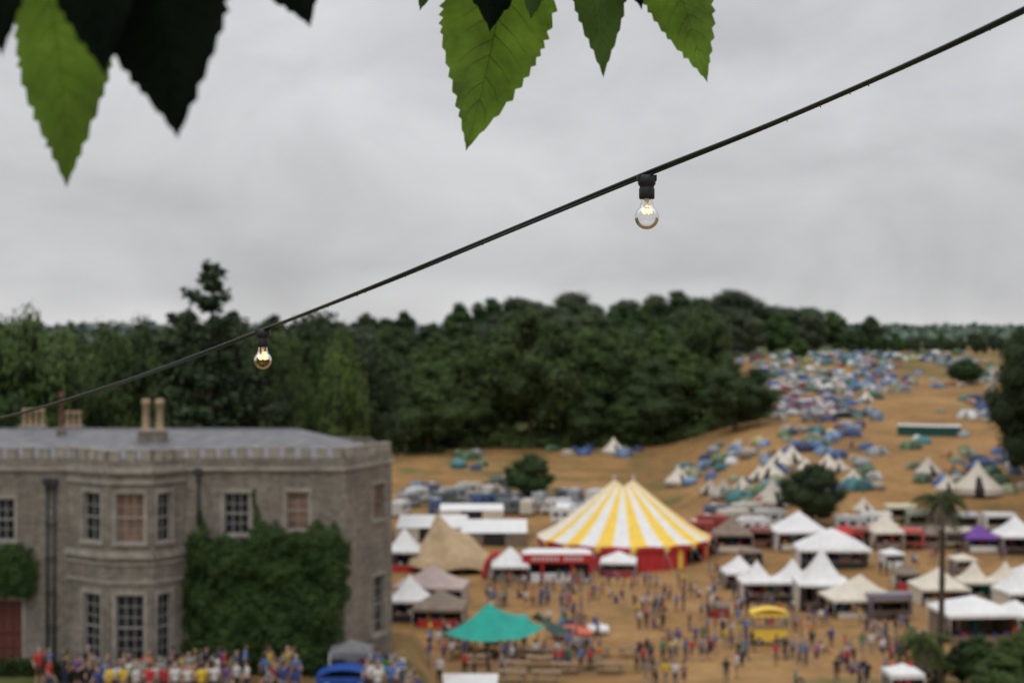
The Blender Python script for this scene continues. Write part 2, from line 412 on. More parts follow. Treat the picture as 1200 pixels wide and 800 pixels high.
for (xa,xb,ya,yb,n,lab) in [(90,900,760,1500,30000,'distant haze tinted wood covering far hill'),(-700,0,700,1100,14000,'distant wood behind the nearer trees')]:
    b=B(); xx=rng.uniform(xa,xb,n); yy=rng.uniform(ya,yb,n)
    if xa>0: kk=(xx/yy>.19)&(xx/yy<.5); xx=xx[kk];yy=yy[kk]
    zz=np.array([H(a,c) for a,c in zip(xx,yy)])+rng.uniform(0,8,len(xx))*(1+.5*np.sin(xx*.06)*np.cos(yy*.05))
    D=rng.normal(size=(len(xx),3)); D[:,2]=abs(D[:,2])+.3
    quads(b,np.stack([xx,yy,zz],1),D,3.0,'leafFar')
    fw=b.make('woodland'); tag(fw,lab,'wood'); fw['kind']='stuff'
def conifer(px,d,top_row,label,R0=8.0,start=.25,pw=.85):
    x=bear(px,d); z0=H(x,d); h=CAMZ-(top_row-400)/F*d-z0
    r=root('cedar_tree',(x,d,z0),label,'tree')
    t=B(); t.tube([(x,d,z0-1),(x,d,z0+h*.5),(x+.2,d,z0+h*.97)],[.7,.45,.06],'bark',9)
    c=B(); C=[];N=[]
    z=h*start
    while z<h:
        f=(z/h-start)/(1-start); R=R0*(1-f)**pw*random.uniform(.5,1.3)+.55
        nb=random.choice([3,4,5]) if f<.85 else 3
        for j in range(nb):
            a=random.uniform(0,6.28); L=R*random.uniform(.5,1.2)
            ex,ey=math.cos(a)*L,math.sin(a)*L; lift=L*random.uniform(-.05,.42)
            t.tube([(x,d,z0+z),(x+ex*.6,d+ey*.6,z0+z+lift*.6),(x+ex,d+ey,z0+z+lift)],[.12,.07,.02],'bark',5,False)
            m=int(34+L*44); s=rng.uniform(.15,1.05,m); wd=.24*L*np.sin(np.pi*np.clip(s,0,1)**.8)+.3
            off=rng.normal(size=m)*wd*.75
            C.append(np.stack([x+ex*s-math.sin(a)*off,d+ey*s+math.cos(a)*off,z0+z+lift*s-np.abs(off)*.4+rng.normal(size=m)*.22],1))
            q=rng.normal(size=(m,3))*.5; q[:,2]+=1; N.append(q)
        z+=random.uniform(.7,1.5)
    quads(c,np.concatenate(C),np.concatenate(N),.3,'leafC')
    t.make('trunk',r); c.make('crown',r)
conifer(247,132,306,'tall dark cedar with uneven tiered branches behind house')
conifer(222,138,358,'dark conifer with drooping branches behind house',7.0,.2,.6)
conifer(272,136,366,'dark conifer beside tall cedar',6.5,.2,.6)
def palm(px,base,top_row,spread,label,group,nf=60,lo=-1.2,hi=1.35):
    x,d=bear(px,98),98; z0=H(x,98)
    top=CAMZ-(top_row-400)/F*d; h=top-z0
    r=root('palm_tree',(x,d,z0),label,'palm tree',group)
    t=B(); pts=[];rs=[]
    for i in range(24):
        f=i/23; pts.append((x+.25*math.sin(f*2.2),d,z0-.3+(h+.3)*f)); rs.append((.22+.03*(i%2))*(1-.25*f)+(.12 if f>.9 else 0))
    t.tube(pts,rs,'bark',10); t.make('trunk',r)
    c=B(); ex,ez=pts[-1][0],pts[-1][2]
    for j in range(nf):
        a=random.uniform(0,6.28); el=random.uniform(lo,hi); L=spread*random.uniform(.7,1.15)*(.8 if el<-.4 else 1)
        dx,dy=math.cos(a),math.sin(a); key='palmleaf' if el>-.45 else 'brownc'
        line=[]
        for q in range(8):
            s=q/7; rr=L*s*math.cos(el*(1-s*.4)); zz=L*s*math.sin(el)-.65*L*s*s
            line.append(Vector((ex+dx*rr,d+dy*rr,ez+zz)))
        c.tube(line,[.025-.003*q for q in range(8)],key,4,False)
        for q in range(2,8):
            p=line[q]; tdir=(line[q]-line[q-1]).normalized(); side=Vector((-dy,dx,0))
            for sg in(-1,1):
                for w in range(3):
                    e=p+tdir*(.3*L*(.2+.25*w))+side*sg*L*.24*(1-.5*abs(q/7-.6))-Vector((0,0,.12*L*(1+w*.5)))
                    base=p-tdir*.1*w
                    c.face([base,base+tdir*.09,e],key)
    c.make('crown',r)
palm(1100,802,584,1.8,'tall palm tree with slim trunk over the stalls','palm trees',70,-1.3,1.1)
palm(1078,845,752,1.9,'short bushy palm among garden shrubs','palm trees',70)
sh=[(1150,98,742,56),(1190,92,738,70),(1128,100,748,50),(1172,88,762,70),(1212,92,716,60),(1095,100,758,56),(1062,98,772,48)]
for p,d,tr,w in sh:
    x=bear(p,d); z=H(x,d); h=CAMZ-(tr-400)/F*d-z
    k=random.choice([0,2,4]); sx=(w/F*d)/(2*PR[k])
    s=clone(protos[k],(x,d,z-h*.1),random.uniform(0,6),(sx,sx,h*1.1/22)); s.name='garden_shrub'; tag(s,'dense green garden shrub near palm trees','shrub','garden shrubs')
for q in protos: destroy(q)

# ---------------------------------------------------------------- manor house
MX,MY=-20,75
manor=root('manor_house',(MX,MY,0),'grey stone crenellated manor house with ivy covered wall','house')
wallb=B()
def wall(b,p0,p1,z0,z1,ops,k='stone',depth=.28):
    p0=Vector((*p0,0));p1=Vector((*p1,0));L=(p1-p0).length;u=(p1-p0)/L;n=Vector((u.y,-u.x,0))
    ss=sorted({0,L,*[o[0] for o in ops],*[o[1] for o in ops]}); zs=sorted({z0,z1,*[o[2] for o in ops],*[o[3] for o in ops]})
    pt=lambda s,z,dd=0: p0+u*s+Vector((0,0,z))-n*dd
    for i in range(len(ss)-1):
        for j in range(len(zs)-1):
            a,c=ss[i],ss[i+1];e,g=zs[j],zs[j+1]; ms,mz=(a+c)/2,(e+g)/2
            if any(o[0]<ms<o[1] and o[2]<mz<o[3] for o in ops): continue
            b.face([pt(a,e),pt(c,e),pt(c,g),pt(a,g)],k)
    for s0,s1,e,g in ops:
        b.face([pt(s0,e),pt(s0,e,depth),pt(s0,g,depth),pt(s0,g)],k); b.face([pt(s1,e),pt(s1,g),pt(s1,g,depth),pt(s1,e,depth)],k)
        b.face([pt(s0,g),pt(s0,g,depth),pt(s1,g,depth),pt(s1,g)],k); b.face([pt(s0,e),pt(s1,e),pt(s1,e,depth),pt(s0,e,depth)],k)
    return u,n,L
def window(p0,p1,o,cols=3,rows=4,pane='glass',frame='framew',surround=True):
    p0=Vector((*p0,0));p1=Vector((*p1,0));u=(p1-p0).normalized();n=Vector((u.y,-u.x,0)); s0,s1,e,g=o
    Z=Vector((0,0,1)); b=B(); w=s1-s0;h=g-e
    pt=lambda s,z,out=0: p0+u*s+Z*z+n*out
    def bar(sa,sb,za,zb,out,th,k): b.fbox(pt((sa+sb)/2,(za+zb)/2,out),u*((sb-sa)/2),n*(th/2),Z*((zb-za)/2),k)
    t=.065
    bar(s0,s0+t,e,g,-.17,.1,frame);bar(s1-t,s1,e,g,-.17,.1,frame);bar(s0+t,s1-t,g-t,g,-.17,.1,frame);bar(s0+t,s1-t,e,e+t,-.17,.1,frame)
    bar(s0+t,s1-t,(e+g)/2-.03,(e+g)/2+.03,-.165,.1,frame)
    for i in range(1,cols): 
        s=s0+t+(w-2*t)*i/cols; bar(s-.015,s+.015,e+t,g-t,-.182,.05,frame)
    for j in range(1,rows):
        if abs(j/rows-.5)<.01: continue
        z=e+t+(h-2*t)*j/rows; bar(s0+t,s1-t,z-.014,z+.014,-.186,.05,frame)
    wo=b.make('window',manor)
    b=B(); b.face([pt(s0+.01,e+.01,-.2),pt(s1-.01,e+.01,-.2),pt(s1-.01,g-.01,-.2),pt(s0+.01,g-.01,-.2)],pane)
    b.make('pane',wo)
    if surround:
        b=B(); q=.15
        bar(s0-q,s0-.003,e-.0,g,.01,.06,'trim');bar(s1+.003,s1+q,e,g,.01,.06,'trim');bar(s0-q,s1+q,g+.003,g+.2,.015,.07,'trim');bar(s0-q-.05,s1+q+.05,e-.14,e-.003,.05,.16,'trim')
        b.make('surround',wo)
sc=75/F
def fx(px): return (px-600)*sc
def fz(r): return CAMZ-(r-400)*sc
x0=-42; A=(x0,75); 
BL,BR=fx(79),fx(217)
C1=(-8.8,75); C2=(-6.75,80); C3=(-9.2,92)
def o_px(a,b2,r0,r1,ox): return (fx(a)-ox,fx(b2)-ox,fz(r1),fz(r0))
ops=[o_px(-14,17,584,633,x0),o_px(-10,26,703,778,x0),o_px(-100,-68,584,633,x0),o_px(-100,-68,703,778,x0)]
WT=11.85
wall(wallb,A,(BL,75),-1,WT,ops)
window(A,(BL,75),ops[0]);window(A,(BL,75),ops[1],3,4,'framered','framered');window(A,(BL,75),ops[2]);window(A,(BL,75),ops[3])
ops=[o_px(262,292,577,626,BR),o_px(335,362,576,621,BR)]
wall(wallb,(BR,75),C1,-1,WT,ops)
window((BR,75),C1,ops[0]);window((BR,75),C1,ops[1],2,4,'curtain')
ops=[(3.1,4.45,8.2,10.15),(3.1,4.45,1.9,5.1)]
wall(wallb,C1,C2,-1,WT,ops)
window(C1,C2,ops[0],2,2,'curtain','trim');window(C1,C2,ops[1],2,5)
wall(wallb,C2,C3,-1,WT,[]); wall(wallb,C3,(x0,92),-1,WT,[]); wall(wallb,(x0,92),A,-1,WT,[])
by=73.2; b1=(-20.9,by); b2=(-18.45,by)
bsc=by/F
def seg_op(p0,p1,fa,fb,ra,rb):
    L=(Vector(p1)-Vector(p0)).length; return (L*fa,L*fb,CAMZ-(rb-400)*bsc,CAMZ-(ra-400)*bsc)
L0=(BL,75);R0=(BR,75)
sides=[(L0,b1,.42,.86),(b1,b2,.2,.8),(b2,R0,.12,.55)]
for i,(p,q,fa,fb) in enumerate(sides):
    up=seg_op(p,q,fa,fb,578,636); lo=seg_op(p,q,fa,fb,697,775)
    wall(wallb,p,q,-1,WT,[up,lo])
    window(p,q,up,3 if i==1 else 2,4,'curtain' if i==1 else 'glass'); window(p,q,lo,3 if i==1 else 2,6,'glass')
    P0=Vector((*p,0));P1=Vector((*q,0));u=(P1-P0).normalized();n=Vector((u.y,-u.x,0));L=(P1-P0).length
    for zc,hh,th in[(10.75,.09,.14),(7.0,.16,.2),(6.55,.06,.1),(5.6,.07,.1),(11.45,.07,.16)]:
        wallb.fbox((P0+P1)/2+n*(th/2-.02)+Vector((0,0,zc)),u*(L/2+.02),n*(th/2),Vector((0,0,hh)),'trim')
def crenel(p0,p1,zb=WT):
    P0=Vector((*p0,0));P1=Vector((*p1,0));u=(P1-P0).normalized();n=Vector((u.y,-u.x,0));L=(P1-P0).length
    wallb.fbox((P0+P1)/2+n*.05+Vector((0,0,zb-.55)),u*(L/2),n*.12,Vector((0,0,.09)),'trim')
    wallb.fbox((P0+P1)/2-n*.20+Vector((0,0,zb-.2)),u*(L/2),n*.195,Vector((0,0,.2)),'stone')
    k=max(1,round(L/.86)); pitch=L/k
    for i in range(k):
        c=P0+u*(pitch*(i+.5)); hgt=.25+random.uniform(-.02,.02)
        wallb.fbox(c-n*.18+Vector((0,0,zb+hgt)),u*.25,n*.2,Vector((0,0,hgt)),'trim')
        wallb.fbox(c-n*.18+Vector((0,0,zb+2*hgt+.035)),u*.275,n*.23,Vector((0,0,.035)),'trim')
for p,q in[(A,L0),(L0,b1),(b1,b2),(b2,R0),(R0,C1),(C1,C2)]: crenel(p,q)
wallb.make('wall',manor)
rb=B(); ez=11.55; rz=12.85
fe=[(x0,75.5,ez),(-9.3,75.5,ez),(-7.35,80.2,ez),(-9.7,91.4,ez),(x0,91.4,ez)]
rb.face(fe,'lead')
ra=(x0,83.5,rz); rr=(-12.4,83.5,rz); E=[(x0,76.3,ez+.12),(-9.9,76.3,ez+.12),(-8.2,80.4,ez+.12),(-10.2,90.6,ez+.12),(x0,90.6,ez+.12)]
rb.face([E[0],E[1],rr,ra],'slate');rb.face([E[1],E[2],rr],'slate');rb.face([E[2],E[3],rr],'slate');rb.face([E[3],E[4],ra,rr],'slate');rb.face([E[4],E[0],ra],'slate')
rb.tube([ra,rr],.09,'lead',6)
rb.face([(BL,75.01,11.5),b1+(11.5,),b2+(11.5,),(BR,75.01,11.5)],'lead')
roof=rb.make('roof',manor)
def chimney(px,d,wpx,ztop,pots,pk='pot',ph=1.6,pr=.26,dh=.4):
    s=d/F; cx=(px-600)*s; w=wpx*s
    b=B(); b.box(cx-w/2,cx+w/2,d-dh,d+dh,11.6,ztop,'stone'); b.box(cx-w/2-.06,cx+w/2+.06,d-dh-.06,d+dh+.06,ztop,ztop+.1,'trim'); c=b.make('chimney',roof)
    b=B()
    for i in range(pots):
        x=cx+(i-(pots-1)/2)*(w/max(pots,1)*1.0)
        b.lathe([(pr*1.1,0),(pr*.9,.12),(pr*.85,ph*.8),(pr*1.15,ph*.82),(pr*1.1,ph*.96),(pr*.7,ph),(pr*.7,ph-.25)],(x,d,ztop+.1),pk,14)
    b.make('chimney_pots',c)
chimney(179,80.5,32,12.9,2,'pot',1.75,.23,.35); chimney(39,84,28,12.95,4,'pot',1.0,.12,.2); chimney(86,84,20,12.95,3,'pot',.85,.12,.2); chimney(72,82,8,12.9,1,'potdark',2.1,.16,.25)
def pipe(px,r0,r1):
    b=B(); x=fx(px); b.tube([(x,74.88,fz(r1)),(x,74.88,fz(r0))],.075,'iron',8); b.box(x-.2,x+.2,74.7,74.99,fz(r0),fz(r0)+.35,'iron')
    for z in np.arange(fz(r1)+.5,fz(r0),1.8): b.box(x-.13,x+.13,74.77,74.99,z,z+.07,'iron')
    b.make('drainpipe',manor)
pipe(56,568,785); pipe(64,568,785); pipe(233,556,615)
def ivy(poly,n,label,thick=.5,wisps=()):
    pts=[(fx(a),fz(r)) for a,r in poly]
    def inside(x,z):
        c=False;j=len(pts)-1
        for i in range(len(pts)):
            xi,zi=pts[i];xj,zj=pts[j]
            if (zi>z)!=(zj>z) and x<(xj-xi)*(z-zi)/(zj-zi)+xi: c=not c
            j=i
        return c
    xs=[p[0] for p in pts];zs=[p[1] for p in pts]; C=[];N=[]
    cx0=(min(xs)+max(xs))/2
    b=B()
    def th(x,z):
        e=min(1,min(x-min(xs),max(xs)-x,z-min(zs)+1,max(zs)-z)/.8+.35); e=max(.2,e)
        return thick*e*(.78+.35*mnoise.noise(Vector((x*.7,z*.7,3)))+.28*mnoise.noise(Vector((x*1.9,z*1.9,9)))+.16*mnoise.noise(Vector((x*4,z*4,5))))
    while len(C)<n:
        x=random.uniform(min(xs)-.2,max(xs)+.2);z=random.uniform(min(zs)-.2,max(zs)+.2)
        jx=x+.5*mnoise.noise(Vector((x,z*1.7,1)))+random.gauss(0,.06); jz=z+.5*mnoise.noise(Vector((x*1.7,z,7)))+random.gauss(0,.06)
        if not inside(jx,jz): continue
        t=max(.08,th(x,z)); C.append((x,75-t-random.uniform(-.05,.2),z)); e=.3
        N.append((-(th(x+e,z)-th(x-e,z))/e+random.gauss(0,.5),-1,-(th(x,z+e)-th(x,z-e))/e+.3+random.gauss(0,.5)))
    for (px_,ra_,rb_) in wisps:
        for i in range(150):
            t=random.random()**1.4; C.append((fx(px_+random.gauss(0,1.6)*(1-t*.6)+2*math.sin(t*6)),75-random.uniform(.02,.12),fz(ra_+(rb_-ra_)*t))); N.append((random.gauss(0,.4),-1,.3))
    quads(b,np.array(C),np.array(N,dtype=float),.115,'ivy')
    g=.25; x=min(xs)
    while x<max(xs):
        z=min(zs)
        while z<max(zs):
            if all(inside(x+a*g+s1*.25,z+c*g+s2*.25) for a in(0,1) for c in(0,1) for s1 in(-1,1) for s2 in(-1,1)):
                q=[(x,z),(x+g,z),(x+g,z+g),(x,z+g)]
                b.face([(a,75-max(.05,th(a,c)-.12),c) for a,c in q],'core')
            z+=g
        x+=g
    o=b.make('ivy',origin=(cx0,75,0)); tag(o,label,'ivy')
ivy([(221,632),(228,622),(246,619),(260,627),(294,629),(298,617),(318,613),(338,622),(366,619),(390,614),(402,628),(407,662),(407,700),(401,735),(392,768),(384,786),(236,786),(221,770),(219,700)],21000,'dense dark green ivy climbing stone house wall',.95,((299,614,572),(236,620,600)))
ivy([(-160,640),(38,641),(43,660),(42,690),(34,698),(-160,704)],9000,'band of green ivy across stone wall below window',.5)
for (xa,xb,ya,yb) in [(-34,fx(66),73.9,74.7),(fx(70),fx(116),72.6,73.4)]:
    b=B(); n=2500; C=np.stack([rng.uniform(xa,xb,n),rng.uniform(ya,yb,n),TZ+rng.uniform(0,.9,n)],1); D=rng.normal(size=(n,3)); D[:,2]+=.6
    quads(b,C,D,.12,'ivy')
    o=b.make('hedge',origin=((xa+xb)/2,ya,TZ)); tag(o,'low clipped green hedge along the house wall','hedge')

# ---------------------------------------------------------------- big top
def bigtop():
    x,d=bear(731,200),200; z0=H(x,d); r=root('circus_big_top',(x,d,z0),'yellow and white striped circus tent with red walls','circus tent')
    N=96; rows=14; b=B(); vs=[];fs=[];ks=[]
    eave=3.3; pk=11.1
    def pos(th,t):
        ix=1.35*math.cos(th); zi=pk-1.0*(1-abs(math.cos(th)))**1.2
        ox=12.2*math.cos(th); oy=11.2*math.sin(th)
        zz=eave+(zi-eave)*((1-t)**1.28)+.25*math.sin(math.pi*min(1,t*1.0))
        return (x+ix+(ox-ix)*t, d+oy*t+0.0, z0+zz-.16*t*(.5+.5*math.cos(th*16)))
    for i in range(rows+1):
        for j in range(N): vs.append(pos(2*math.pi*j/N,i/rows))
    for i in range(rows):
        for j in range(N):
            fs.append((i*N+j,i*N+(j+1)%N,(i+1)*N+(j+1)%N,(i+1)*N+j)); ks.append('yellow' if (j//3)%2==0 else 'white')
    b.idx(vs,fs,ks,True); b.make('canopy',r)
    b=B()
    for j in range(N):
        a=pos(2*math.pi*j/N,1);c=pos(2*math.pi*(j+1)/N,1)
        m=((a[0]+c[0])/2,(a[1]+c[1])/2)
        b.face([a,c,(c[0],c[1],c[2]-.45),(m[0],m[1],a[2]-.8),(a[0],a[1],a[2]-.45)],'red' if j%6 else 'yellow')
    b.make('valance',r)
    b=B()
    for j in range(N):
        th=2*math.pi*(j+.5)/N
        if math.radians(312)<th<math.radians(330): continue
        p=[(x+11.9*math.cos(t),d+10.9*math.sin(t)) for t in(2*math.pi*j/N,2*math.pi*(j+1)/N)]
        rip=.12 if j%2 else -.1
        b.face([(p[0][0],p[0][1]+rip,z0-.3),(p[1][0],p[1][1]-rip,z0-.3),(p[1][0],p[1][1],z0+eave),(p[0][0],p[0][1],z0+eave)],'red' if j%9 else 'yellow')
    b.make('side_wall',r)
    for s in(-1,1):
        b=B(); b.tube([(x+s*1.35,d,z0-.2),(x+s*1.35,d,z0+pk+.7)],.12,'metal',8); b.make('king_pole',r)
    for j in range(0,N,6):
        th=2*math.pi*j/N; a=(x+12.1*math.cos(th),d+11.1*math.sin(th)); e=(x+14.8*math.cos(th),d+13.6*math.sin(th))
        b=B(); b.tube([(*a,z0-.3),(*a,z0+eave+.1)],.05,'metal',6); b.make('side_pole',r)
        b=B(); b.tube([(*a,z0+eave),(*e,z0)],.02,'white',4); b.make('guy_rope',r)
bigtop()

# ---------------------------------------------------------------- stalls and tents
def pyramid(b,x,d,z,w,dp,eave,peak,k,pw=1.5,val=.3):
    rows=6; n=12; pts=[]
    for s in range(4):
        c=[(-1,-1),(1,-1),(1,1),(-1,1)]; a=c[s];e=c[(s+1)%4]
        for q in range(3): pts.append((a[0]+(e[0]-a[0])*q/3,a[1]+(e[1]-a[1])*q/3))
    vs=[];fs=[]
    for i in range(rows+1):
        t=i/rows
        for (px,py) in pts:
            vs.append((x+px*w/2*(1-t),d+py*dp/2*(1-t),z+eave+(peak-eave)*t**pw))
    for i in range(rows):
        for j in range(n): fs.append((i*n+j,i*n+(j+1)%n,(i+1)*n+(j+1)%n,(i+1)*n+j))
    b.idx(vs,fs,k)
    for j in range(n):
        p,q=pts[j],pts[(j+1)%n]
        b.face([(x+p[0]*w/2,d+p[1]*dp/2,z+eave),(x+q[0]*w/2,d+q[1]*dp/2,z+eave),(x+q[0]*w/2,d+q[1]*dp/2,z+eave-val),(x+p[0]*w/2,d+p[1]*dp/2,z+eave-val)],k)
def gazebo(px,base,w_px,top,k,label,pw=1.5,walls=True,wk=None,stall=True,name='market_tent',dd=None,eave_f=.5,peaks=1):
    if dd: x,d,z=bear(px,dd),dd,H(bear(px,dd),dd)
    else: x,d,z=survey(px,base)
    w=w_px/F*d; h=CAMZ-(top-400)/F*d-z; dp=min(w/peaks,5.5); eave=max(2.0,h*eave_f); eave=min(eave,h-.5,3.2)
    r=root(name,(x,d,z),label,'tent' if name=='market_tent' else name,'market tents and stalls')
    r.rotation_euler=(0,0,random.uniform(-.12,.12) if name=='market_tent' else 0)
    b=B()
    for i in range(peaks):
        wi=w/peaks; pyramid(b,x-w/2+wi*(i+.5),d,z,wi,dp,eave,h*random.uniform(.88,1) if peaks>1 else h,k,pw)
    b.make('canopy',r)
    for sx in(-1,1):
        for sy in(-1,1):
            b=B(); b.tube([(x+sx*w*.485,d+sy*dp*.485,z-.6),(x+sx*w*.485,d+sy*dp*.485,z+eave-.02)],.045,'metal',6); b.make('leg',r)
    if walls:
        b=B(); W=w*.47;Dp=dp*.47; wk=wk or random.choice([k,k,'brownc','cream'])
        b.face([(x-W,d+Dp,z-.3),(x+W,d+Dp,z-.3),(x+W,d+Dp,z+eave-.05),(x-W,d+Dp,z+eave-.05)],wk)
        for s in(-1,1): b.face([(x+s*W,d+Dp,z-.3),(x+s*W,d-Dp*random.choice([.2,1]),z-.3),(x+s*W,d-Dp,z+eave-.05),(x+s*W,d+Dp,z+eave-.05)],wk)
        b.make('side_wall',r)
    if stall:
        b=B(); tw=w*.40; ty=d-dp*.3
        b.box(x-tw,x+tw,ty-.4,ty+.4,z+.82,z+.88,'wood'); b.box(x-tw+.02,x+tw-.02,ty-.38,ty-.36,z+.0,z+.818,random.choice(['white','red','brownc','brownc','cream','dark','dark','dark']))
        for s in(-1,1): b.box(x+s*(tw-.1)-.04,x+s*(tw-.1)+.04,ty-.3,ty+.3,z-.2,z+.815,'wood')
        b.make('counter',r)
        b=B()
        for q in range(max(3,int(w*1.6))):
            gx=x+random.uniform(-tw+.2,tw-.2); s=random.uniform(.08,.2); gy=ty+random.uniform(-.25,.25)
            kk=random.choice(['red','orange','teal','yellow','white','purple','wood','blue'])
            b.lathe([(s*.7,0),(s,s*.6),(s*.8,s*1.6),(s*.3,s*2.2)],(gx,gy,z+.885),kk,8,cap=True)
        for q in range(int(w*1.8)):
            gx=x+random.uniform(-w*.4,w*.4); hh=random.uniform(.5,1.1); kk=random.choice(['red','orange','teal','dark','cream','purple','brownc','blue','dark'])
            b.box(gx-.25,gx+.25,d+dp*.42-q*.02,d+dp*.45-q*.02,z+.6,z+1.0+hh,kk)
        o=b.make('goods',r); o['kind']='stuff'
    return r
G=[(480,727,44,672,'white','white peaked gazebo beside the house'),
(474,668,40,618,'white','white peaked marquee near striped tent'),
(506,706,82,661,'pinkgrey','faded pink market tent with wide canopy'),
(516,732,60,690,'brownc','faded stall hung with colourful goods'),
(866,688,38,650,'white','small white peaked market tent'),
(963,714,62,640,'white','tall white spired tent beside beige canopy'),
(936,642,62,598,'white','white peaked marquee near dark tree'),
(1008,722,84,672,'cream','beige low canopy sheltering a stall'),
(1100,706,58,664,'cream','cream peaked market tent'),
(1196,716,50,664,'white','white pointed market tent at field side'),
(725,674,42,645,'white','low white gazebo beside the striped tent'),
(598,680,44,640,'white','white and red drinks booth'),
(1037,642,36,600,'cream','cream and yellow food stall'),
(1148,645,40,614,'purple','purple canopied stall on the slope'),
(858,645,44,602,'brownc','brown canopied stall near striped tent'),
(1190,648,44,603,'white','white canopied stall on the slope'),
(1088,640,36,614,'brownc','brown awning stall on the slope'),
(990,640,34,614,'red','red awning food stall on the slope'),
(1062,690,30,658,'brownc','small brown canopied stall'),
(842,722,26,702,'brownc','small brown canopy beside crowd'),
(1128,672,26,648,'cream','small cream stall between larger tents'),
(880,662,24,640,'brownc','small brown stall behind white tents'),
(1045,664,24,642,'white','small white awning behind beige canopy'),
(1210,690,40,655,'white','white pitched tent at field edge')]
for g in G: gazebo(*g,pw=1.7 if g[0]==963 else random.uniform(1.1,1.5), walls=g[0] not in (1008,))
gazebo(908,704,84,653,'white','joined white market tents with two peaks',pw=1.5,peaks=2)
gazebo(1160,706,72,652,'cream','joined cream pointed tents with two peaks',pw=1.6,peaks=2)
gazebo(975,664,84,618,'white','wide white canopy with low roof',pw=.9)
gazebo(1140,752,84,697,'white','white flat topped marquee',pw=.9,eave_f=.7)
gazebo(1190,742,50,702,'white','white peaked tent behind garden shrubs',pw=1.2)
gazebo(540,0,86,789,'white','white gazebo roof below the terrace',dd=86,walls=False,stall=False)
gazebo(668,748,46,731,'orange','small orange and red awning over stall',walls=False)
gazebo(700,744,26,728,'white','small white parasol over picnic table',walls=False,stall=False,name='parasol')
gazebo(1165,640,20,628,'teal','small turquoise parasol on the slope',walls=False,stall=False,name='parasol')
gazebo(1058,815,40,776,'white','white canopied stall with brown side near palms',walls=True,wk='brownc')
def booth():
    x,d,z=survey(653,682); s=d/F; w=78*s; h=38*s
    r=root('red_bar_booth',(x,d,z),'red framed bar booth with white lettered sign band','booth')
    b=B(); 
    for q in(-1,-.45,.45,1): b.box(x+q*w/2-.18,x+q*w/2+.18,d-.2,d+.2,z-.3,z+h*.62,'red')
    b.box(x-w/2,x+w/2,d+2.5,d+2.6,z-.3,z+h*.62,'dark'); b.make('frame',r)
    b=B(); b.box(x-w/2-.2,x+w/2+.2,d-.35,d-.203,z+h*.60,z+h*.88,'red'); b.make('sign_band',r)
    b=B()
    for i in range(13):
        cx=x-w*.36+i*w*.06
        if i==7: continue
        hh=h*.06; b.box(cx-.12,cx+.12,d-.37,d-.352,z+h*.74-hh,z+h*.74+hh,'white')
    o=b.make('sign_marks',r); o['kind']='stuff'
    b=B(); b.face([(x-w/2-.2,d-.25,z+h*.88),(x+w/2+.2,d-.25,z+h*.88),(x+w*.4,d+1.4,z+h),(x-w*.4,d+1.4,z+h)],'white')
    b.face([(x-w/2-.2,d+3,z+h*.88),(x-w*.4,d+1.4,z+h),(x+w*.4,d+1.4,z+h),(x+w/2+.2,d+3,z+h*.88)],'white')
    b.face([(x-w/2-.2,d-.25,z+h*.88),(x-w*.4,d+1.4,z+h),(x-w/2-.2,d+3,z+h*.88)],'white');b.face([(x+w/2+.2,d-.25,z+h*.88),(x+w*.4,d+1.4,z+h),(x+w/2+.2,d+3,z+h*.88)],'white')
    b.make('canopy',r)
    b=B(); b.box(x-w*.4,x+w*.4,d-.1,d+.5,z,z+1.1,'white'); b.make('counter',r)
booth()
def arch(px):
    x,d,z=survey(px,678)
    r=root('red_arch_booth',(x,d,z),'red arch beside white drinks booth','booth')
    b=B(); pts=[(x+1.7*math.cos(a),d,z-.2+3.4*math.sin(a)) for a in np.linspace(0,math.pi,14)]
    b.tube(pts,.35,'red',8); b.make('arch',r)
    b=B(); b.box(x-1.4,x+1.4,d+.6,d+.7,z-.2,z+2.6,'white'); b.make('back_panel',r)
arch(622)
arch(583)
def marquee(pa,pb,base,top,eave_r,label,k='white',dp=9,wk=None):
    wk=wk or k
    pm=(pa+pb)/2; x,d,z=survey(pm,base); s=d/F; w=(pb-pa)*s; h=CAMZ-(top-400)*(d+dp/2)/F-z; ev=CAMZ-(eave_r-400)*s-z
    r=root('long_marquee',(x,d,z),label,'marquee','long marquees'); b=B(); X0,X1=x-w/2,x+w/2; Y0,Y1=d,d+dp; Z0=z-.5; ZE=z+ev; ZP=z+max(h,ev+.8)
    b.face([(X0,Y0-.1,ZE),(X1,Y0-.1,ZE),(X1,(Y0+Y1)/2,ZP),(X0,(Y0+Y1)/2,ZP)],k); b.face([(X0,Y1+.1,ZE),(X0,(Y0+Y1)/2,ZP),(X1,(Y0+Y1)/2,ZP),(X1,Y1+.1,ZE)],k); b.make('roof_canopy',r)
    b=B(); nb=max(3,int(w/3))
    for i in range(nb):
        a=X0+w*i/nb; c=X0+w*(i+1)/nb
        b.face([(a,Y0+(.02 if i%3==1 else 0),Z0),(c,Y0+(.02 if i%3==1 else 0),Z0),(c,Y0,ZE),(a,Y0,ZE)],'dark' if i%3==1 else wk)
    b.face([(X0,Y1,Z0),(X0,Y0,Z0),(X0,Y0,ZE),(X0,(Y0+Y1)/2,ZP-.02),(X0,Y1,ZE)],k);b.face([(X1,Y0,Z0),(X1,Y1,Z0),(X1,Y1,ZE),(X1,(Y0+Y1)/2,ZP-.02),(X1,Y0,ZE)],k);b.face([(X1,Y1,Z0),(X0,Y1,Z0),(X0,Y1,ZE),(X1,Y1,ZE)],wk)
    b.make('side_wall',r)
marquee(540,618,640,608,624,'long white marquee with shallow pitched roof',dp=16,wk='brownc'); marquee(464,545,634,603,618,'long low white marquee behind tan tipi',dp=16,wk='cream')
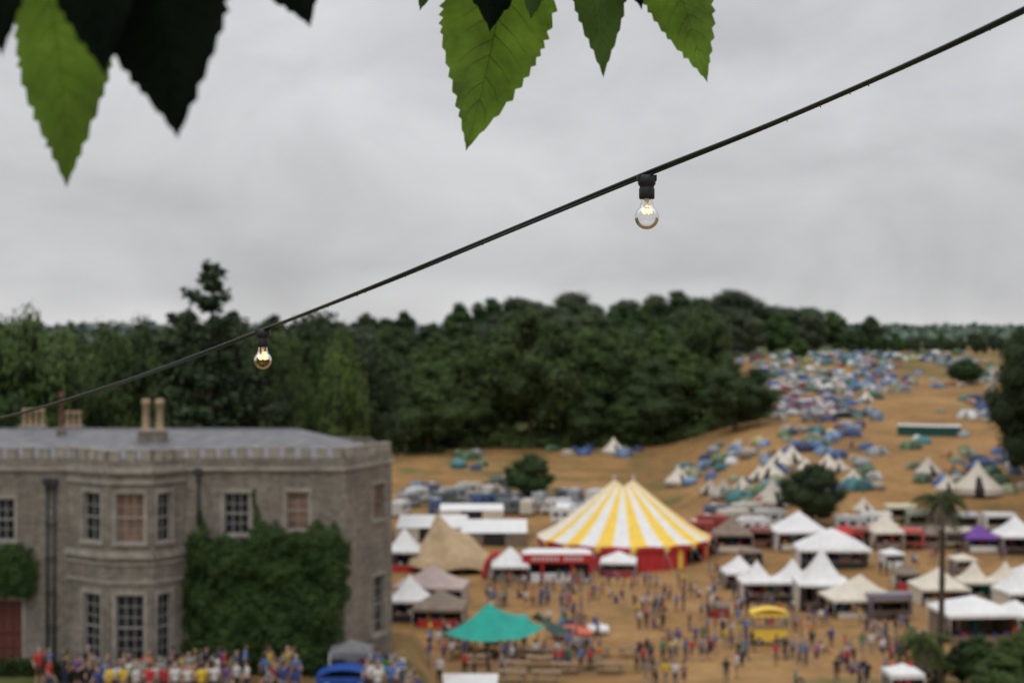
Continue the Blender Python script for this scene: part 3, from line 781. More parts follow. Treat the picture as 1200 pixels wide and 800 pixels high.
marquee(515,590,608,592,598,'low white marquee among parked campervans',dp=7,wk='cream'); marquee(652,706,606,590,597,'low white marquee beside striped tent',dp=6)
def tipi():
    x,d,z=survey(528,668); s=d/F; r=root('tipi_tent',(x,d,z),'large tan canvas tipi with pole tips showing','tipi tent')
    h=(665-597)*s; b=B(); n=40; vs=[];fs=[]; px=bear(512,d)
    for i in range(13):
        t=i/12
        for j in range(n):
            a=2*math.pi*j/n; ca,sa=math.cos(a),math.sin(a); R=6.0+.35*math.cos(5*a)
            ox=x+R*ca; oy=d+R*.8*sa
            zz=z+1.0+.9*abs(math.cos(2.5*a))*t+ (h-1)*(1-t)**1.55
            zz+=1.3*math.exp(-(((px+(ox-px)*t)-(x+2.6))**2)/2.2)*math.sin(math.pi*t)*.9
            vs.append((px+(ox-px)*t,d+(oy-d)*t,zz-.9*(t>.99)))
    for i in range(12):
        for j in range(n): fs.append((i*n+j,i*n+(j+1)%n,(i+1)*n+(j+1)%n,(i+1)*n+j))
    b.idx(vs,fs,'tan',True); b.make('canopy',r)
    for j in range(5):
        a=j*1.256; b=B(); b.tube([(px+2*math.cos(a),d+2*math.sin(a),z-.2),(px-.22*math.cos(a),d-.22*math.sin(a),z+h+.45)],.05,'wood',6); b.make('pole',r)
    for j in range(8):
        a=j*.785+.3; b=B(); b.tube([(x+5.9*math.cos(a),d+4.7*math.sin(a),z-.4),(x+5.9*math.cos(a),d+4.7*math.sin(a),z+1.6)],.05,'wood',6); b.make('side_pole',r)
tipi()
def teal():
    d=122; x=bear(595,d); z=H(x,d); r=root('teal_stretch_canopy',(x,d,z),'teal stretched fabric canopy over seating area','canopy')
    Q=P
    pk=Q(572,706,122); a=Q(520,741,120); c=Q(588,750,118); e=Q(640,733,121); f=Q(616,719,126); g=Q(548,728,127)
    b=B()
    def tri(p,q,w,k,n=8):
        p,q,w=map(Vector,(p,q,w)); pts={}
        for i in range(n+1):
            for j in range(n+1-i):
                u,v=i/n,j/n; t=1-u-v; sag=-(u*v+v*t+u*t)*1.5; pts[i,j]=p*t+q*u+w*v+Vector((0,0,sag))
        vs=list(pts.values()); id={kk:i for i,kk in enumerate(pts)}; fs=[]
        for i in range(n):
            for j in range(n-i):
                fs.append((id[i,j],id[i+1,j],id[i,j+1]))
                if i+j<n-1: fs.append((id[i+1,j],id[i+1,j+1],id[i,j+1]))
        b.idx(vs,fs,k,False)
    tri(pk,a,c,'teal');tri(pk,c,e,'teal');tri(pk,e,f,'teal');tri(pk,g,a,'teal');tri(pk,f,g,'teal')
    b.make('canopy',r)
    b=B(); h1=Q(630,716,124); tri(h1,e,Q(655,742,121),'darkteal');tri(h1,Q(655,742,121),Q(672,736,127),'darkteal');tri(h1,Q(672,736,127),f,'darkteal'); b.make('dark_canopy_panel',r)
    for p in(pk,a,c,e,f,g,h1,Q(655,742,121),Q(672,736,127)):
        b=B(); b.tube([(p.x,p.y,H(p.x,p.y)-.2),(p.x,p.y,p.z+.1)],.05,'wood',6); b.make('pole',r)
teal()
def cart(px,d,w,h,k,label,z=None,name='roofed_cart',rk=None,bt=1.05):
    x=bear(px,d); z=H(x,d) if z is None else z; r=root(name,(x,d,z),label,'cart')
    rk=rk or k
    b=B(); b.box(x-w*.46,x+w*.46,d-.7,d+.7,z+.4,z+bt,k); b.box(x-w*.48,x+w*.48,d-.75,d+.75,z+bt,z+bt+.07,'wood'); b.make('body',r)
    b=B(); 
    for i in range(8):
        a0=-1+i/4;a1=-1+(i+1)/4; zz=lambda a:z+h-.35*a*a
        b.face([(x+a0*w/2,d-.85,zz(a0)),(x+a1*w/2,d-.85,zz(a1)),(x+a1*w/2,d+.85,zz(a1)),(x+a0*w/2,d+.85,zz(a0))],rk)
    for s in(-1,1): b.face([(x-w/2,d+s*.85,z+h-.36),(x+w/2,d+s*.85,z+h-.36),(x+w/2,d+s*.85,z+h-.65),(x-w/2,d+s*.85,z+h-.65)],rk)
    b.make('roof',r)
    for sx in(-1,1):
        for sy in(-1,1):
            b=B(); b.tube([(x+sx*w*.44,d+sy*.65,z+bt-.05),(x+sx*w*.44,d+sy*.75,z+h-.37)],.035,'metal',6); b.make('post',r)
            b=B(); cx=x+sx*w*.3; yy=d+sy*.76
            b.tube([(cx,yy-.06,z+.36),(cx,yy+.06,z+.36)],.36,'tyre',16); b.tube([(cx,yy-.07,z+.36),(cx,yy+.07,z+.36)],.18,'metal',10); b.make('wheel',r)
    return x,d
x,d,z=survey(901,755); CARTX,CARTD=cart(901,d,3.3,3.2,'yellow','bright yellow vending cart with curved roof',z,bt=1.5)
cart(405,71.5,2.8,1.15,'blue','low blue covered cart beside the house',bt=.5)
gazebo(412,0,48,748,'lead','grey framed gazebo beside the house',dd=73.3,walls=False,stall=False,eave_f=.84)
def trailer_proto():
    r=bpy.data.objects.new('food_trailer',None); COL.objects.link(r)
    b=B(); b.box(-2.3,2.3,-1.1,1.1,.5,.95,'paint'); b.box(-2.3,-1.9,-1.1,1.1,.95,2.0,'paint'); b.box(1.9,2.3,-1.1,1.1,.95,2.0,'paint'); b.box(-2.3,2.3,-1.1,1.1,2.0,2.7,'paint'); b.box(-1.9,1.9,.95,1.1,.95,2.0,'dark'); b.make('body',r)
    b=B(); b.face([(-1.95,-1.12,2.02),(1.95,-1.12,2.02),(1.95,-2.1,2.35),(-1.95,-2.1,2.35)],'white'); b.make('serving_hatch',r)
    b=B(); b.box(-1.9,1.9,-1.35,-.95,.96,1.02,'wood'); b.make('counter',r)
    for s in(-1,1):
        b=B(); b.tube([(.3,s*1.0,.35),(.3,s*1.16,.35)],.35,'tyre',14); b.make('wheel',r)
    b=B(); b.tube([(2.3,0,.55),(3.3,0,.5)],.05,'metal',6); b.make('tow_bar',r)
    return r
def camper_proto():
    r=bpy.data.objects.new('campervan',None); COL.objects.link(r); b=B()
    prof=[(-2.6,.4),(2.0,.4),(2.65,.45),(2.75,.95),(2.45,1.15),(1.85,1.75),(1.75,2.1),(1.9,2.25),(1.85,2.65),(-2.55,2.7),(-2.65,2.5)]
    n=len(prof); vs=[(x,-1.05,z) for x,z in prof]+[(x,1.05,z) for x,z in prof]
    b.idx(vs,[tuple(range(n)),tuple(range(2*n-1,n-1,-1))]+[(i,i+n,(i+1)%n+n,(i+1)%n) for i in range(n)],'paint'); b.box(-1.5,-.7,-.4,.4,2.71,2.85,'white'); b.make('body',r)
    b=B(); b.face([(2.46,-.95,1.18),(2.46,.95,1.18),(1.88,.9,1.74),(1.88,-.9,1.74)][::-1],'glass'); b.make('windscreen',r)
    for s in(-1.06,1.06):
        for a,c in[(-2.2,-1.2),(-.7,.3),(1.0,1.8)]:
            b=B(); b.face([(a,s,1.35),(c,s,1.35),(c-(.15 if a==1.0 else 0),s,1.95 if a<1 else 1.75),(a,s,1.95 if a<1 else 1.75)],'glass'); b.make('side_window',r)
    for wx in(-1.6,1.75):
        for s in(-1,1):
            b=B(); b.tube([(wx,s*.86,.36),(wx,s*1.08,.36)],.36,'tyre',14); b.tube([(wx,s*1.0,.36),(wx,s*1.09,.36)],.2,'metal',10); b.make('wheel',r)
    return r
def car_proto():
    r=bpy.data.objects.new('parked_car',None); COL.objects.link(r); b=B()
    prof=[(-2.1,.35),(2.1,.35),(2.15,.75),(1.2,.95),(.55,1.42),(-1.1,1.46),(-1.85,1.0),(-2.15,.9)]
    n=len(prof); vs=[(x,-.85+(.15 if z>1.2 else 0),z) for x,z in prof]+[(x,.85-(.15 if z>1.2 else 0),z) for x,z in prof]
    b.idx(vs,[tuple(range(n)),tuple(range(2*n-1,n-1,-1))]+[(i,i+n,(i+1)%n+n,(i+1)%n) for i in range(n)],'paint'); b.make('body',r)
    for pl in [[(-1.55,s*.825,1.02),(1.0,s*.84,1.0),(.5,s*.72,1.37),(-1.05,s*.72,1.4)] for s in(-1,1)]+[[(1.17,-.75,.98),(1.17,.75,.98),(.6,.65,1.4),(.6,-.65,1.4)],[(-1.83,-.75,1.03),(-1.14,-.65,1.43),(-1.14,.65,1.43),(-1.83,.75,1.03)]]:
        b=B(); b.face(pl,'glass'); b.make('window',r)
    for wx in(-1.35,1.35):
        for s in(-1,1):
            b=B(); b.tube([(wx,s*.68,.32),(wx,s*.88,.32)],.32,'tyre',14); b.make('wheel',r)
    return r
TR=trailer_proto(); CV=camper_proto(); CR=car_proto()
whites=[(.66,.66,.65,1),(.42,.43,.43,1),(.55,.52,.45,1),(.30,.32,.35,1),(.6,.6,.6,1)]
def put(proto,px,row,rz,col,label,cat,grp):
    x,d,z=survey(px,row); o=clone(proto,(x,d,z+.02),rz,None,col); tag(o,label,cat,grp); return o
for row,pa,pb,st in[(614,628,720,28),(604,470,726,33),(594,480,720,31),(586,490,700,34),(579,505,600,36)]:
    p=pa
    while p<pb:
        if not(588<p<652 and row<592) and not(510<p<592 and 598<row<612) and not (row>608 and p<652): 
            c=random.choice(whites+[(.1,.12,.16,1),(.15,.17,.17,1),(.06,.10,.2,1)]); put(CV,p,row+random.uniform(-4,4),random.choice([0,3.14,1.2,1.7])+random.uniform(-.5,.5),c,'white campervan parked on grass' if c[0]>.3 else 'dark campervan parked among white ones','campervan','parked campervans')
        p+=st*random.uniform(.7,1.4)
for p,row in [(838,625),(862,618),(885,628),(845,612),(905,618),(878,610),(822,632),(1000,626),(1030,622)]:
    put(CV,p,row,random.uniform(-.4,.4),random.choice(whites+[(.12,.14,.2,1),(.3,.05,.04,1)]),'van parked behind market stalls','van','vans behind the stalls')
for i in range(96):
    a=random.choice([0,1,2,0])
    if a==0: p=random.uniform(915,1010); row=500-(1000-p)*.35+random.uniform(-16,16)
    elif a==1: p=random.uniform(905,975); row=random.uniform(448,485)
    else: p=random.uniform(862,1090); row=random.uniform(412,424)
    put(CR,p,row,random.uniform(-.5,.5)+random.choice([0,1.57]),random.choice([(.5,.5,.52,1),(.05,.08,.2,1),(.3,.03,.03,1),(.02,.02,.025,1),(.65,.65,.65,1),(.12,.13,.15,1)]),'car parked among tents on the slope','car','parked cars')
for p,row,c,l in[(1062,642,(.45,.06,.06,1),'red food trailer with open hatch'),(1118,641,(.55,.52,.42,1),'cream food trailer with open hatch'),(1012,640,(.30,.09,.06,1),'rust red food trailer with open hatch'),(1170,622,(.6,.6,.58,1),'white food trailer on the slope'),(898,640,(.25,.07,.06,1),'dark red food trailer beside vans'),(1128,622,(.4,.4,.42,1),'grey food trailer on the slope'),(820,648,(.4,.09,.08,1),'red food trailer beside striped tent'),(1055,612,(.6,.55,.38,1),'cream trailer on the slope'),(1040,725,(.13,.11,.14,1),'dark food trailer beside beige canopy'),(1080,620,(.2,.25,.2,1),'grey green food trailer on the slope')]:
    put(TR,p,row,random.uniform(-.15,.15),c,l,'food trailer','food trailers')
for q in(TR,CV,CR): destroy(q)
def loo():
    r=bpy.data.objects.new('portable_toilet',None); COL.objects.link(r); b=B(); b.box(-.55,.55,-.55,.55,0,2.05,'green'); b.make('cabin',r)
    b=B(); b.box(-.4,.4,-.575,-.553,.15,1.9,'darkteal'); b.make('door',r)
    b=B(); vs=[(-.6,-.6,2.052),(.6,-.6,2.052),(.6,.6,2.052),(-.6,.6,2.052),(-.3,-.3,2.5),(.3,-.3,2.5),(.3,.3,2.5),(-.3,.3,2.5)]; b.idx(vs,[(0,1,5,4),(1,2,6,5),(2,3,7,6),(3,0,4,7),(4,5,6,7)],'white'); b.make('roof',r); return r
LO=loo()
x,d,z=survey(1089,511)
for i in range(11):
    xx=x+(i-5)*1.22; o=clone(LO,(xx,d,H(xx,d)-.03),random.uniform(-.04,.04)); tag(o,'green portable toilet with white roof in a row','portable toilet','row of portable toilets')
destroy(LO)
def bell_proto():
    b=B(); prof=[(2.45,0),(2.5,.55),(1.9,1.0),(1.15,1.65),(.5,2.4),(.06,3.05)]; n=16; vs=[];fs=[];ks=[]
    for r,z in prof:
        for j in range(n):
            a=2*math.pi*j/n; rr=r*(1+.02*(j%2)); vs.append((rr*math.cos(a),rr*math.sin(a),z))
    for i in range(len(prof)-1):
        for j in range(n):
            fs.append((i*n+j,i*n+(j+1)%n,(i+1)*n+(j+1)%n,(i+1)*n+j)); ks.append('dark' if (j in(11,) and i<3) else 'fabric')
    b.idx(vs,fs,ks); b.tube([(0,0,0),(0,0,3.2)],.04,'wood',5)
    for j in range(8):
        a=j*.785; b.tube([(2.5*math.cos(a),2.5*math.sin(a),.6),(3.5*math.cos(a),3.5*math.sin(a),0)],.012,'white',3,False)
    return b.make('bell_tent')
def dome_proto(k):
    b=B(); n=16; rows=6; vs=[];fs=[];ks=[]
    L=[1.5,2.3,1.7][k]; W=[1.3,1.5,1.6][k]; Hh=[1.35,1.7,1.9][k]
    for i in range(rows+1):
        t=i/rows
        for j in range(n):
            a=2*math.pi*j/n; ca,sa=math.cos(a),math.sin(a)
            e=.75 if k!=1 else .6; cx=math.copysign(abs(ca)**e,ca); sy=math.copysign(abs(sa)**e,sa)
            q=math.cos(t*math.pi/2)**(.8); vs.append((cx*L*q,sy*W*q,Hh*math.sin(t*math.pi/2)*(1 - (.03 if j%4==2 else 0))))
    for i in range(rows):
        for j in range(n):
            fs.append((i*n+j,i*n+(j+1)%n,(i+1)*n+(j+1)%n,(i+1)*n+j)); ks.append('fabricdk' if (j in(11,12,13) and i<4) or (k==1 and j%4==0) or (k==2 and i<2) else 'fabric')
    b.idx(vs,fs,ks,True)
    b.idx([(-.6,-W*.9,0),(.6,-W*.9,0),(0,-W*1.5,0),(0,-W*.5,Hh*.85)],[(0,3,2),(1,2,3)],'fabricdk')
    for s in(-1,1): b.tube([(s*L*.7*q1,W*.7*q1,max(0,Hh*1.01*(1-abs(q1)**2.4))) for q1 in(-1,-.6,0,.6,1)],.015,'metal',4,False)
    return b.make('dome_tent')
BT=bell_proto(); DT=[dome_proto(i) for i in range(3)]
for p,row,w,c in [(719,531,28,.58),(795,567,32,.55),(903,560,34,.55),(914,546,30,.58),(928,541,30,.55),(905,592,46,.42),(970,549,28,.55),(984,552,24,.45),(1088,556,32,.45),(1146,578,56,.5),(848,583,34,.33),(832,578,26,.36),(585,583,24,.45),(500,580,24,.5),(1015,470,18,.6),(890,562,26,.55),(965,582,30,.36),(945,552,24,.6),(870,575,26,.5),(1110,575,28,.5),(1000,566,26,.5),(1012,600,26,.5),(960,455,13,.6),(1040,448,12,.6),(540,586,20,.45)]:
    x,d,z=survey(p,row); s=(w/F*d)/5.0; o=clone(BT,(x,d,z),random.uniform(-.5,.5),(s,s,s*1.1),(c,c*.9,c*.76,1)); tag(o,'cream canvas bell tent pitched on dry grass','bell tent','bell tents')
cols=[((.06,.11,.27),'blue',12),((.05,.17,.18),'teal',7),((.08,.15,.07),'green',14),((.26,.28,.29),'grey',14),((.56,.56,.56),'white',10),((.035,.05,.12),'navy',9),((.30,.08,.06),'red',4),((.42,.22,.08),'orange',2),((.16,.23,.36),'light blue',9),((.20,.21,.12),'olive',12),((.42,.37,.15),'yellow',1),((.15,.07,.15),'purple',1),((.36,.30,.23),'beige',10)]
cw=[c[2] for c in cols]
spots=[]
def inpoly(p,r,poly):
    c=False;j=len(poly)-1
    for i in range(len(poly)):
        xi,zi=poly[i];xj,zj=poly[j]
        if (zi>r)!=(zj>r) and p<(xj-xi)*(r-zi)/(zj-zi)+xi: c=not c
        j=i
    return c
Z=[(300,[(845,408),(1120,409),(1140,424),(1050,432),(1015,454),(965,472),(905,464),(870,430)]),
   (44,[(905,460),(985,465),(1035,488),(1015,510),(960,530),(915,515)]),
   (54,[(795,548),(900,515),(960,522),(1010,545),(1040,570),(1010,585),(900,595),(805,585)]),
   (56,[(1080,420),(1170,424),(1175,470),(1155,496),(1095,482)]),
   (32,[(1065,540),(1200,528),(1200,585),(1070,565)]),
   (18,[(478,572),(590,570),(590,583),(480,586)]),
   (6,[(535,530),(565,530),(565,554),(535,554)]),
   (14,[(640,526),(900,520),(880,536),(640,534)]),
   (26,[(1000,433),(1090,433),(1060,462),(985,478)]),
   (8,[(1000,500),(1180,500),(1180,535),(1000,540)])]
tents=[]
for n,poly in Z:
    k=0;tries=0
    while k<n and tries<4000:
        tries+=1; p=random.uniform(min(a[0] for a in poly),max(a[0] for a in poly)); r=random.uniform(min(a[1] for a in poly),max(a[1] for a in poly))
        if not inpoly(p,r,poly): continue
        x,d,z=survey(p,r)
        if d>600: continue
        if mnoise.noise(Vector((x*.06,d*.03,2)))<-.16 and d<520: continue
        g=2.2 if d>380 else 2.8
        if any((x-a)**2+(d-e)**2<g*g for a,e in spots): continue
        spots.append((x,d)); c,nm,_=random.choices(cols,cw)[0]; j=random.uniform(.8,1.2)
        pr=random.choice([0,0,0,1,1,2]); s=random.uniform(.7,1.15)
        tents.append((d,x,z-.03,pr,random.uniform(-.8,.8)+random.choice([0,1.57,3.14]),s,c,nm,j)); k+=1
tents.sort(key=lambda t:t[0])
for d,x,z,pr,rz,s,c,nm,j in tents[:290]:
    o=clone(DT[pr],(x,d,z),rz,s,tuple(min(.72,q*j) for q in c)+(1,))
    tag(o,f'{nm} {["dome","tunnel","family"][pr]} camping tent pitched on dry grass','tent','camping tents on the hill')
if len(tents)>290:
    o=merge([(DT[pr].data,(x,d,z),rz,s,{'tent_fabric':flatmat('tent_fabric',c),'tent_door_fabric':flatmat('tent_door',tuple(q*.45 for q in c))}) for d,x,z,pr,rz,s,c,nm,j in tents[290:]],'camping_tents'); tag(o,'dense spread of distant camping tents on the ridge','tents')
print('tents',len(tents))
destroy(BT)
for q in DT: destroy(q)

def table_proto():
    r=bpy.data.objects.new('picnic_table',None); COL.objects.link(r)
    b=B()
    for i in range(5): b.box(-.9,.9,-.37+i*.15,-.24+i*.15,.72,.76,'wood')
    b.make('tabletop',r)
    for s in(-1,1):
        b=B()
        for q in(0,1): b.box(-.9,.9,s*.72-.14+q*.15,s*.72-.01+q*.15,.43,.47,'wood')
        b.make('bench',r)
    for s in(-1,1):
        b=B(); b.tube([(s*.65,-.75,0),(s*.65,-.25,.71)],.04,'wood',4);b.tube([(s*.65,.75,0),(s*.65,.25,.71)],.04,'wood',4); b.box(s*.65-.03,s*.65+.03,-.8,.8,.37,.425,'wood'); b.make('leg_frame',r)
    return r
TP=table_proto()
for p,row in[(605,788),(632,782),(662,790),(690,783),(715,790),(650,772),(618,772),(560,780),(540,770),(580,765),(700,770),(740,770),(600,800),(640,800)]:
    x,d,z=survey(p,row); o=clone(TP,(x,d,z),random.uniform(-.3,.3),1.15); tag(o,'weathered wooden picnic table with attached benches','picnic table','picnic tables')
destroy(TP)

# ---------------------------------------------------------------- people
def person_proto(kind):
    caps=[]
    def cap(a,ra,b_,rb,k): caps.append((np.array(a,float),ra,np.array(b_,float),rb,k))
    hz=.93; sit=kind=='sitting'
    if sit: hz=.12
    dz=hz-.93
    sh='shirt'; legk='trousers'
    cap((-.07,0,hz),.115,(.07,0,hz),.115,legk)
    cap((-.05,0,hz+.1),.115,(.05,0,hz+.1),.115,sh); cap((-.05,.0,hz+.27),.12,(.05,0,hz+.27),.12,sh); cap((-.1,.01,hz+.42),.11,(.1,.01,hz+.42),.11,sh)
    cap((0,0,hz+.05),.12,(0,0,hz+.4),.13,sh)
    cap((-.13,.01,hz+.49),.06,(.13,.01,hz+.49),.06,sh)
    cap((0,.01,hz+.50),.055,(0,-.01,hz+.60),.052,'skin')
    hd=np.array((0,-.02,hz+.70))
    cap(hd+(0,0,.02),.092,hd+(0,-.015,-.05),.07,'skin'); cap(hd+(0,.02,.035),.1,hd+(0,.025,.02),.095,'hair')
    cap(hd+(0,-.095,-.005),.014,hd+(0,-.11,-.03),.017,'skin')
    cap(hd+(-.035,-.088,.012),.013,hd+(-.03,-.088,.012),.013,'eye'); cap(hd+(.035,-.088,.012),.013,hd+(.03,-.088,.012),.013,'eye')
    for s in(-1,1): cap(hd+(s*.09,.01,.01),.02,hd+(s*.092,.01,-.025),.016,'skin')
    if kind in('standing_woman','walking_woman','sitting'):
        cap(hd+(0,.06,.03),.085,hd+(0,.09,-.2),.06,'hair')
        for s in(-1,1): cap(hd+(s*.075,.02,.02),.04,hd+(s*.08,.03,-.16),.03,'hair')
    if kind=='hat': cap(hd+(-.02,.0,.1),.09,hd+(.02,.0,.1),.09,'hair'); cap(hd+(0,-.06,.085),.07,hd+(0,-.14,.075),.03,'hair')
    short=kind in('walking','hat','raised')
    def leg(s,knee,ank):
        hip=np.array((s*.09,0,hz-.02)); lk='skin' if short else legk
        cap(hip,.095,knee,.06,legk); cap(knee,.058,np.array(knee)*.45+np.array(ank)*.55+(0,.012,0),.055,lk); cap(np.array(knee)*.45+np.array(ank)*.55+(0,.012,0),.055,ank,.038,lk)
        cap(np.array(ank)+(0,.03,-.045),.038,np.array(ank)+(0,-.15,-.055),.03,'shoe')
    if sit: leg(1,(.17,-.36,.42),(.12,-.55,.08)); leg(-1,(-.2,-.36,.4),(-.1,-.6,.08))
    elif kind in('walking','walking_woman'): leg(1,(.1,-.16,.52),(.1,-.26,.09)); leg(-1,(-.1,.04,.5),(-.1,.3,.14))
    elif kind=='leaning': leg(1,(.16,-.03,.5),(.2,.0,.08)); leg(-1,(-.11,-.08,.5),(-.1,.0,.08))
    else: leg(1,(.11,-.02,.5),(.13,.02,.08)); leg(-1,(-.11,-.02,.5),(-.13,.02,.08))
    def arm(s,el,wr,hd_dir):
        shd=np.array((s*.19,.01,hz+.47)); el=np.array(el,float)+(0,0,dz); wr=np.array(wr,float)+(0,0,dz)
        m=shd*.45+el*.55
        cap(shd,.062,m,.05,sh); cap(m,.046,el,.04,'skin'); cap(el,.042,wr,.027,'skin')
        hd_=np.array(hd_dir,float); hd_/=np.linalg.norm(hd_); side=np.cross(hd_,(s*1.0,0,0.01)); side/=np.linalg.norm(side)+1e-6
        palm=wr+hd_*.07; cap(wr+hd_*.02,.03,palm,.034,'skin')
        for i,l in enumerate((.062,.075,.07,.055)):
            b0=palm+side*(i-1.5)*.021; k1=b0+hd_*(l*.6); cap(b0,.011,k1,.01,'skin'); cap(k1,.01,k1+hd_*l*.4-np.array((s*.02,0,0)),.009,'skin')
        cap(wr+hd_*.03+side*-.03,.013,wr+hd_*.07+side*-.055,.011,'skin')
    if kind in('standing','standing_woman'): arm(1,(.27,.03,1.13),(.27,-.06,.9),(0,-.15,-1)); arm(-1,(-.26,.03,1.13),(-.27,-.04,.9),(0,-.1,-1))
    elif kind in('walking','walking_woman'): arm(1,(.25,.14,1.14),(.27,.1,.9),(0,-.2,-1)); arm(-1,(-.25,-.06,1.14),(-.25,-.24,.98),(0,-.6,-.8))
    elif kind=='raised': arm(1,(.3,-.16,1.45),(.2,-.28,1.66),(-.2,-.2,1)); arm(-1,(-.27,.03,1.13),(-.25,-.15,.98),(0,-.7,-.7))
    elif kind=='cup': arm(1,(.26,-.02,1.14),(.14,-.25,1.2),(-.6,-.6,.1)); arm(-1,(-.26,.03,1.13),(-.27,-.04,.9),(0,-.1,-1)); cap((.06,-.33,1.2),.035,(.06,-.33,1.28),.04,'ceramic')
    elif kind=='leaning': arm(1,(.36,.06,1.18),(.22,-.06,1.02),(-.9,-.3,-.2)); arm(-1,(-.36,.06,1.18),(-.22,-.06,1.02),(.9,-.3,-.2))
    elif kind=='hat': arm(1,(.27,.02,1.13),(.2,-.2,1.05),(-.3,-.8,0)); arm(-1,(-.27,.02,1.13),(-.2,-.2,1.05),(.3,-.8,0))
    elif sit: arm(1,(.28,-.14,1.16),(.16,-.36,1.22),(-.3,-.8,-.2)); arm(-1,(-.28,-.14,1.16),(-.18,-.36,1.2),(.3,-.8,-.2))
    if kind=='walking': cap((-.08,.16,hz+.2),.1,(.08,.16,hz+.2),.1,'trousers'); cap((-.06,.16,hz+.38),.09,(.06,.16,hz+.38),.09,'trousers')
    b=B()
    for a,ra,c,rb,k in caps:
        ax=Vector(c-a); L=ax.length
        if L<1e-5: ax=Vector((0,0,1))
        else: ax.normalize()
        rings=[];rr=[]
        for q in(-90,-60,-30,0): t=math.radians(q); rings.append(Vector(a)+ax*ra*math.sin(t)); rr.append(max(1e-4,ra*math.cos(t)))
        for q in(0,30,60,90): t=math.radians(q); rings.append(Vector(c)+ax*rb*math.sin(t)); rr.append(max(1e-4,rb*math.cos(t)))
        up=Vector((0,0,1)) if abs(ax.z)<.9 else Vector((1,0,0)); u=ax.cross(up).normalized(); w=ax.cross(u); N=10; vs=[];fs=[]
        for p,r_ in zip(rings,rr):
            for j in range(N): an=2*math.pi*j/N; vs.append(p+u*math.cos(an)*r_+w*math.sin(an)*r_)
        for i in range(7):
            for j in range(N): fs.append((i*N+j,i*N+(j+1)%N,(i+1)*N+(j+1)%N,(i+1)*N+j))
        fs.append(tuple(range(N))[::-1]); fs.append(tuple(7*N+j for j in range(N)))
        b.idx(vs,fs,'shirt')
    o=b.make('person_source')
    rm=o.modifiers.new('r','REMESH'); rm.mode='VOXEL'; rm.voxel_size=.011
    sm=o.modifiers.new('s','SMOOTH'); sm.iterations=2; sm.factor=.4
    dc=o.modifiers.new('d','DECIMATE'); dc.ratio=.16
    dg=bpy.context.evaluated_depsgraph_get(); me=bpy.data.meshes.new_from_object(o.evaluated_get(dg)); bpy.data.objects.remove(o)
    me.materials.clear(); keys=['shirt','trousers','skin','hair','eye','shoe','ceramic']
    for k in keys: me.materials.append(M[k])
    C=np.empty(len(me.polygons)*3); me.polygons.foreach_get('center',C); C=C.reshape(-1,3)
    best=np.full(len(C),1e9); mi=np.zeros(len(C),int)
    for a,ra,c,rb,k in caps:
        ab=c-a; t=np.clip(((C-a)@ab)/max(ab@ab,1e-9),0,1); dd=np.linalg.norm(C-(a+t[:,None]*ab),axis=1)-(ra+(rb-ra)*t)
        q=dd<best; best[q]=dd[q]; mi[q]=keys.index(k)
    me.polygons.foreach_set('material_index',mi.tolist()); me.polygons.foreach_set('use_smooth',[True]*len(mi)); me.name='person'
    return me
kinds=['standing','walking','standing_woman','walking_woman','cup','leaning','hat','raised','sitting']
PM={k:person_proto(k) for k in kinds}
scol=[((.55,.55,.55),'white'),((.02,.02,.025),'black'),((.03,.05,.18),'navy'),((.42,.03,.03),'red'),((.07,.16,.38),'blue'),((.22,.22,.23),'grey'),((.05,.17,.09),'green'),((.6,.42,.03),'yellow'),((.35,.12,.2),'pink'),((.5,.18,.04),'orange'),((.25,.18,.12),'tan'),((.13,.06,.17),'purple')]
sw=[13,18,13,7,8,11,5,3,3,2,8,3]
pose={'standing':'standing with arms down','walking':'walking in shorts with backpack','standing_woman':'standing with long hair','walking_woman':'walking with long hair','cup':'standing holding a cup','leaning':'standing with hands on hips','hat':'standing in cap and shorts','raised':'standing in shorts with one arm raised','sitting':'sitting on the ground'}
placed=[]; PEO=[]
def person(x,d,k=None,c=None,s=None,grp='people in the festival field',rz=None):
    if abs(x-CARTX)<2.4 and -9<d-CARTD<1.5: return
    k=k or random.choices(kinds,[14,14,12,12,10,6,8,3,6])[0]
    c=c if c else random.choices(scol,sw)[0]
    PEO.append((d,x,k,c,s or random.uniform(1.0,1.13),random.uniform(0,6.28) if rz is None else rz,grp)); placed.append((x,d))
PZ=[(34,560,700,686,735),(50,690,850,690,748),(34,635,705,735,795),(46,752,905,745,806),(46,840,1000,700,765),(44,900,1050,745,806),(28,620,760,655,692),(20,745,860,640,692),(12,500,560,740,765),(16,1000,1100,690,745),(14,1020,1190,600,660),(14,570,640,690,715),(14,880,1060,450,565),(14,1040,1190,640,690),(30,480,640,745,806),(10,1040,1100,750,800)]
for n,a,b_,r0,r1 in PZ:
    k=0;tr=0
    while k<n and tr<900:
        tr+=1; p=random.uniform(a,b_);r=random.uniform(r0,r1); x,d,z=survey(p,r)
        if any((x-q)**2+(d-w)**2<.45 for q,w in placed): continue
        person(x,d); k+=1
        for q in range(random.choice([0,0,1,1,2,3])):
            if k<n: person(x+random.uniform(.5,.8)*(q+1)*random.choice([-1,1]),d+random.uniform(-.5,.5)); k+=1
k=0;tr=0
while k<84 and tr<4000:
    tr+=1
    p=random.choice([random.uniform(45,290),random.uniform(110,290),random.uniform(310,350),random.uniform(425,490)]); d=random.uniform(68.5,73)
    if 80<p<215 and d>72.6: continue
    x=bear(p,d)
    if any((x-q)**2+(d-w)**2<.26 for q,w in placed): continue
    person(x,d,random.choice([q for q in kinds if q!='sitting']),grp='people gathered in front of the house',s=random.uniform(.96,1.15)); k+=1
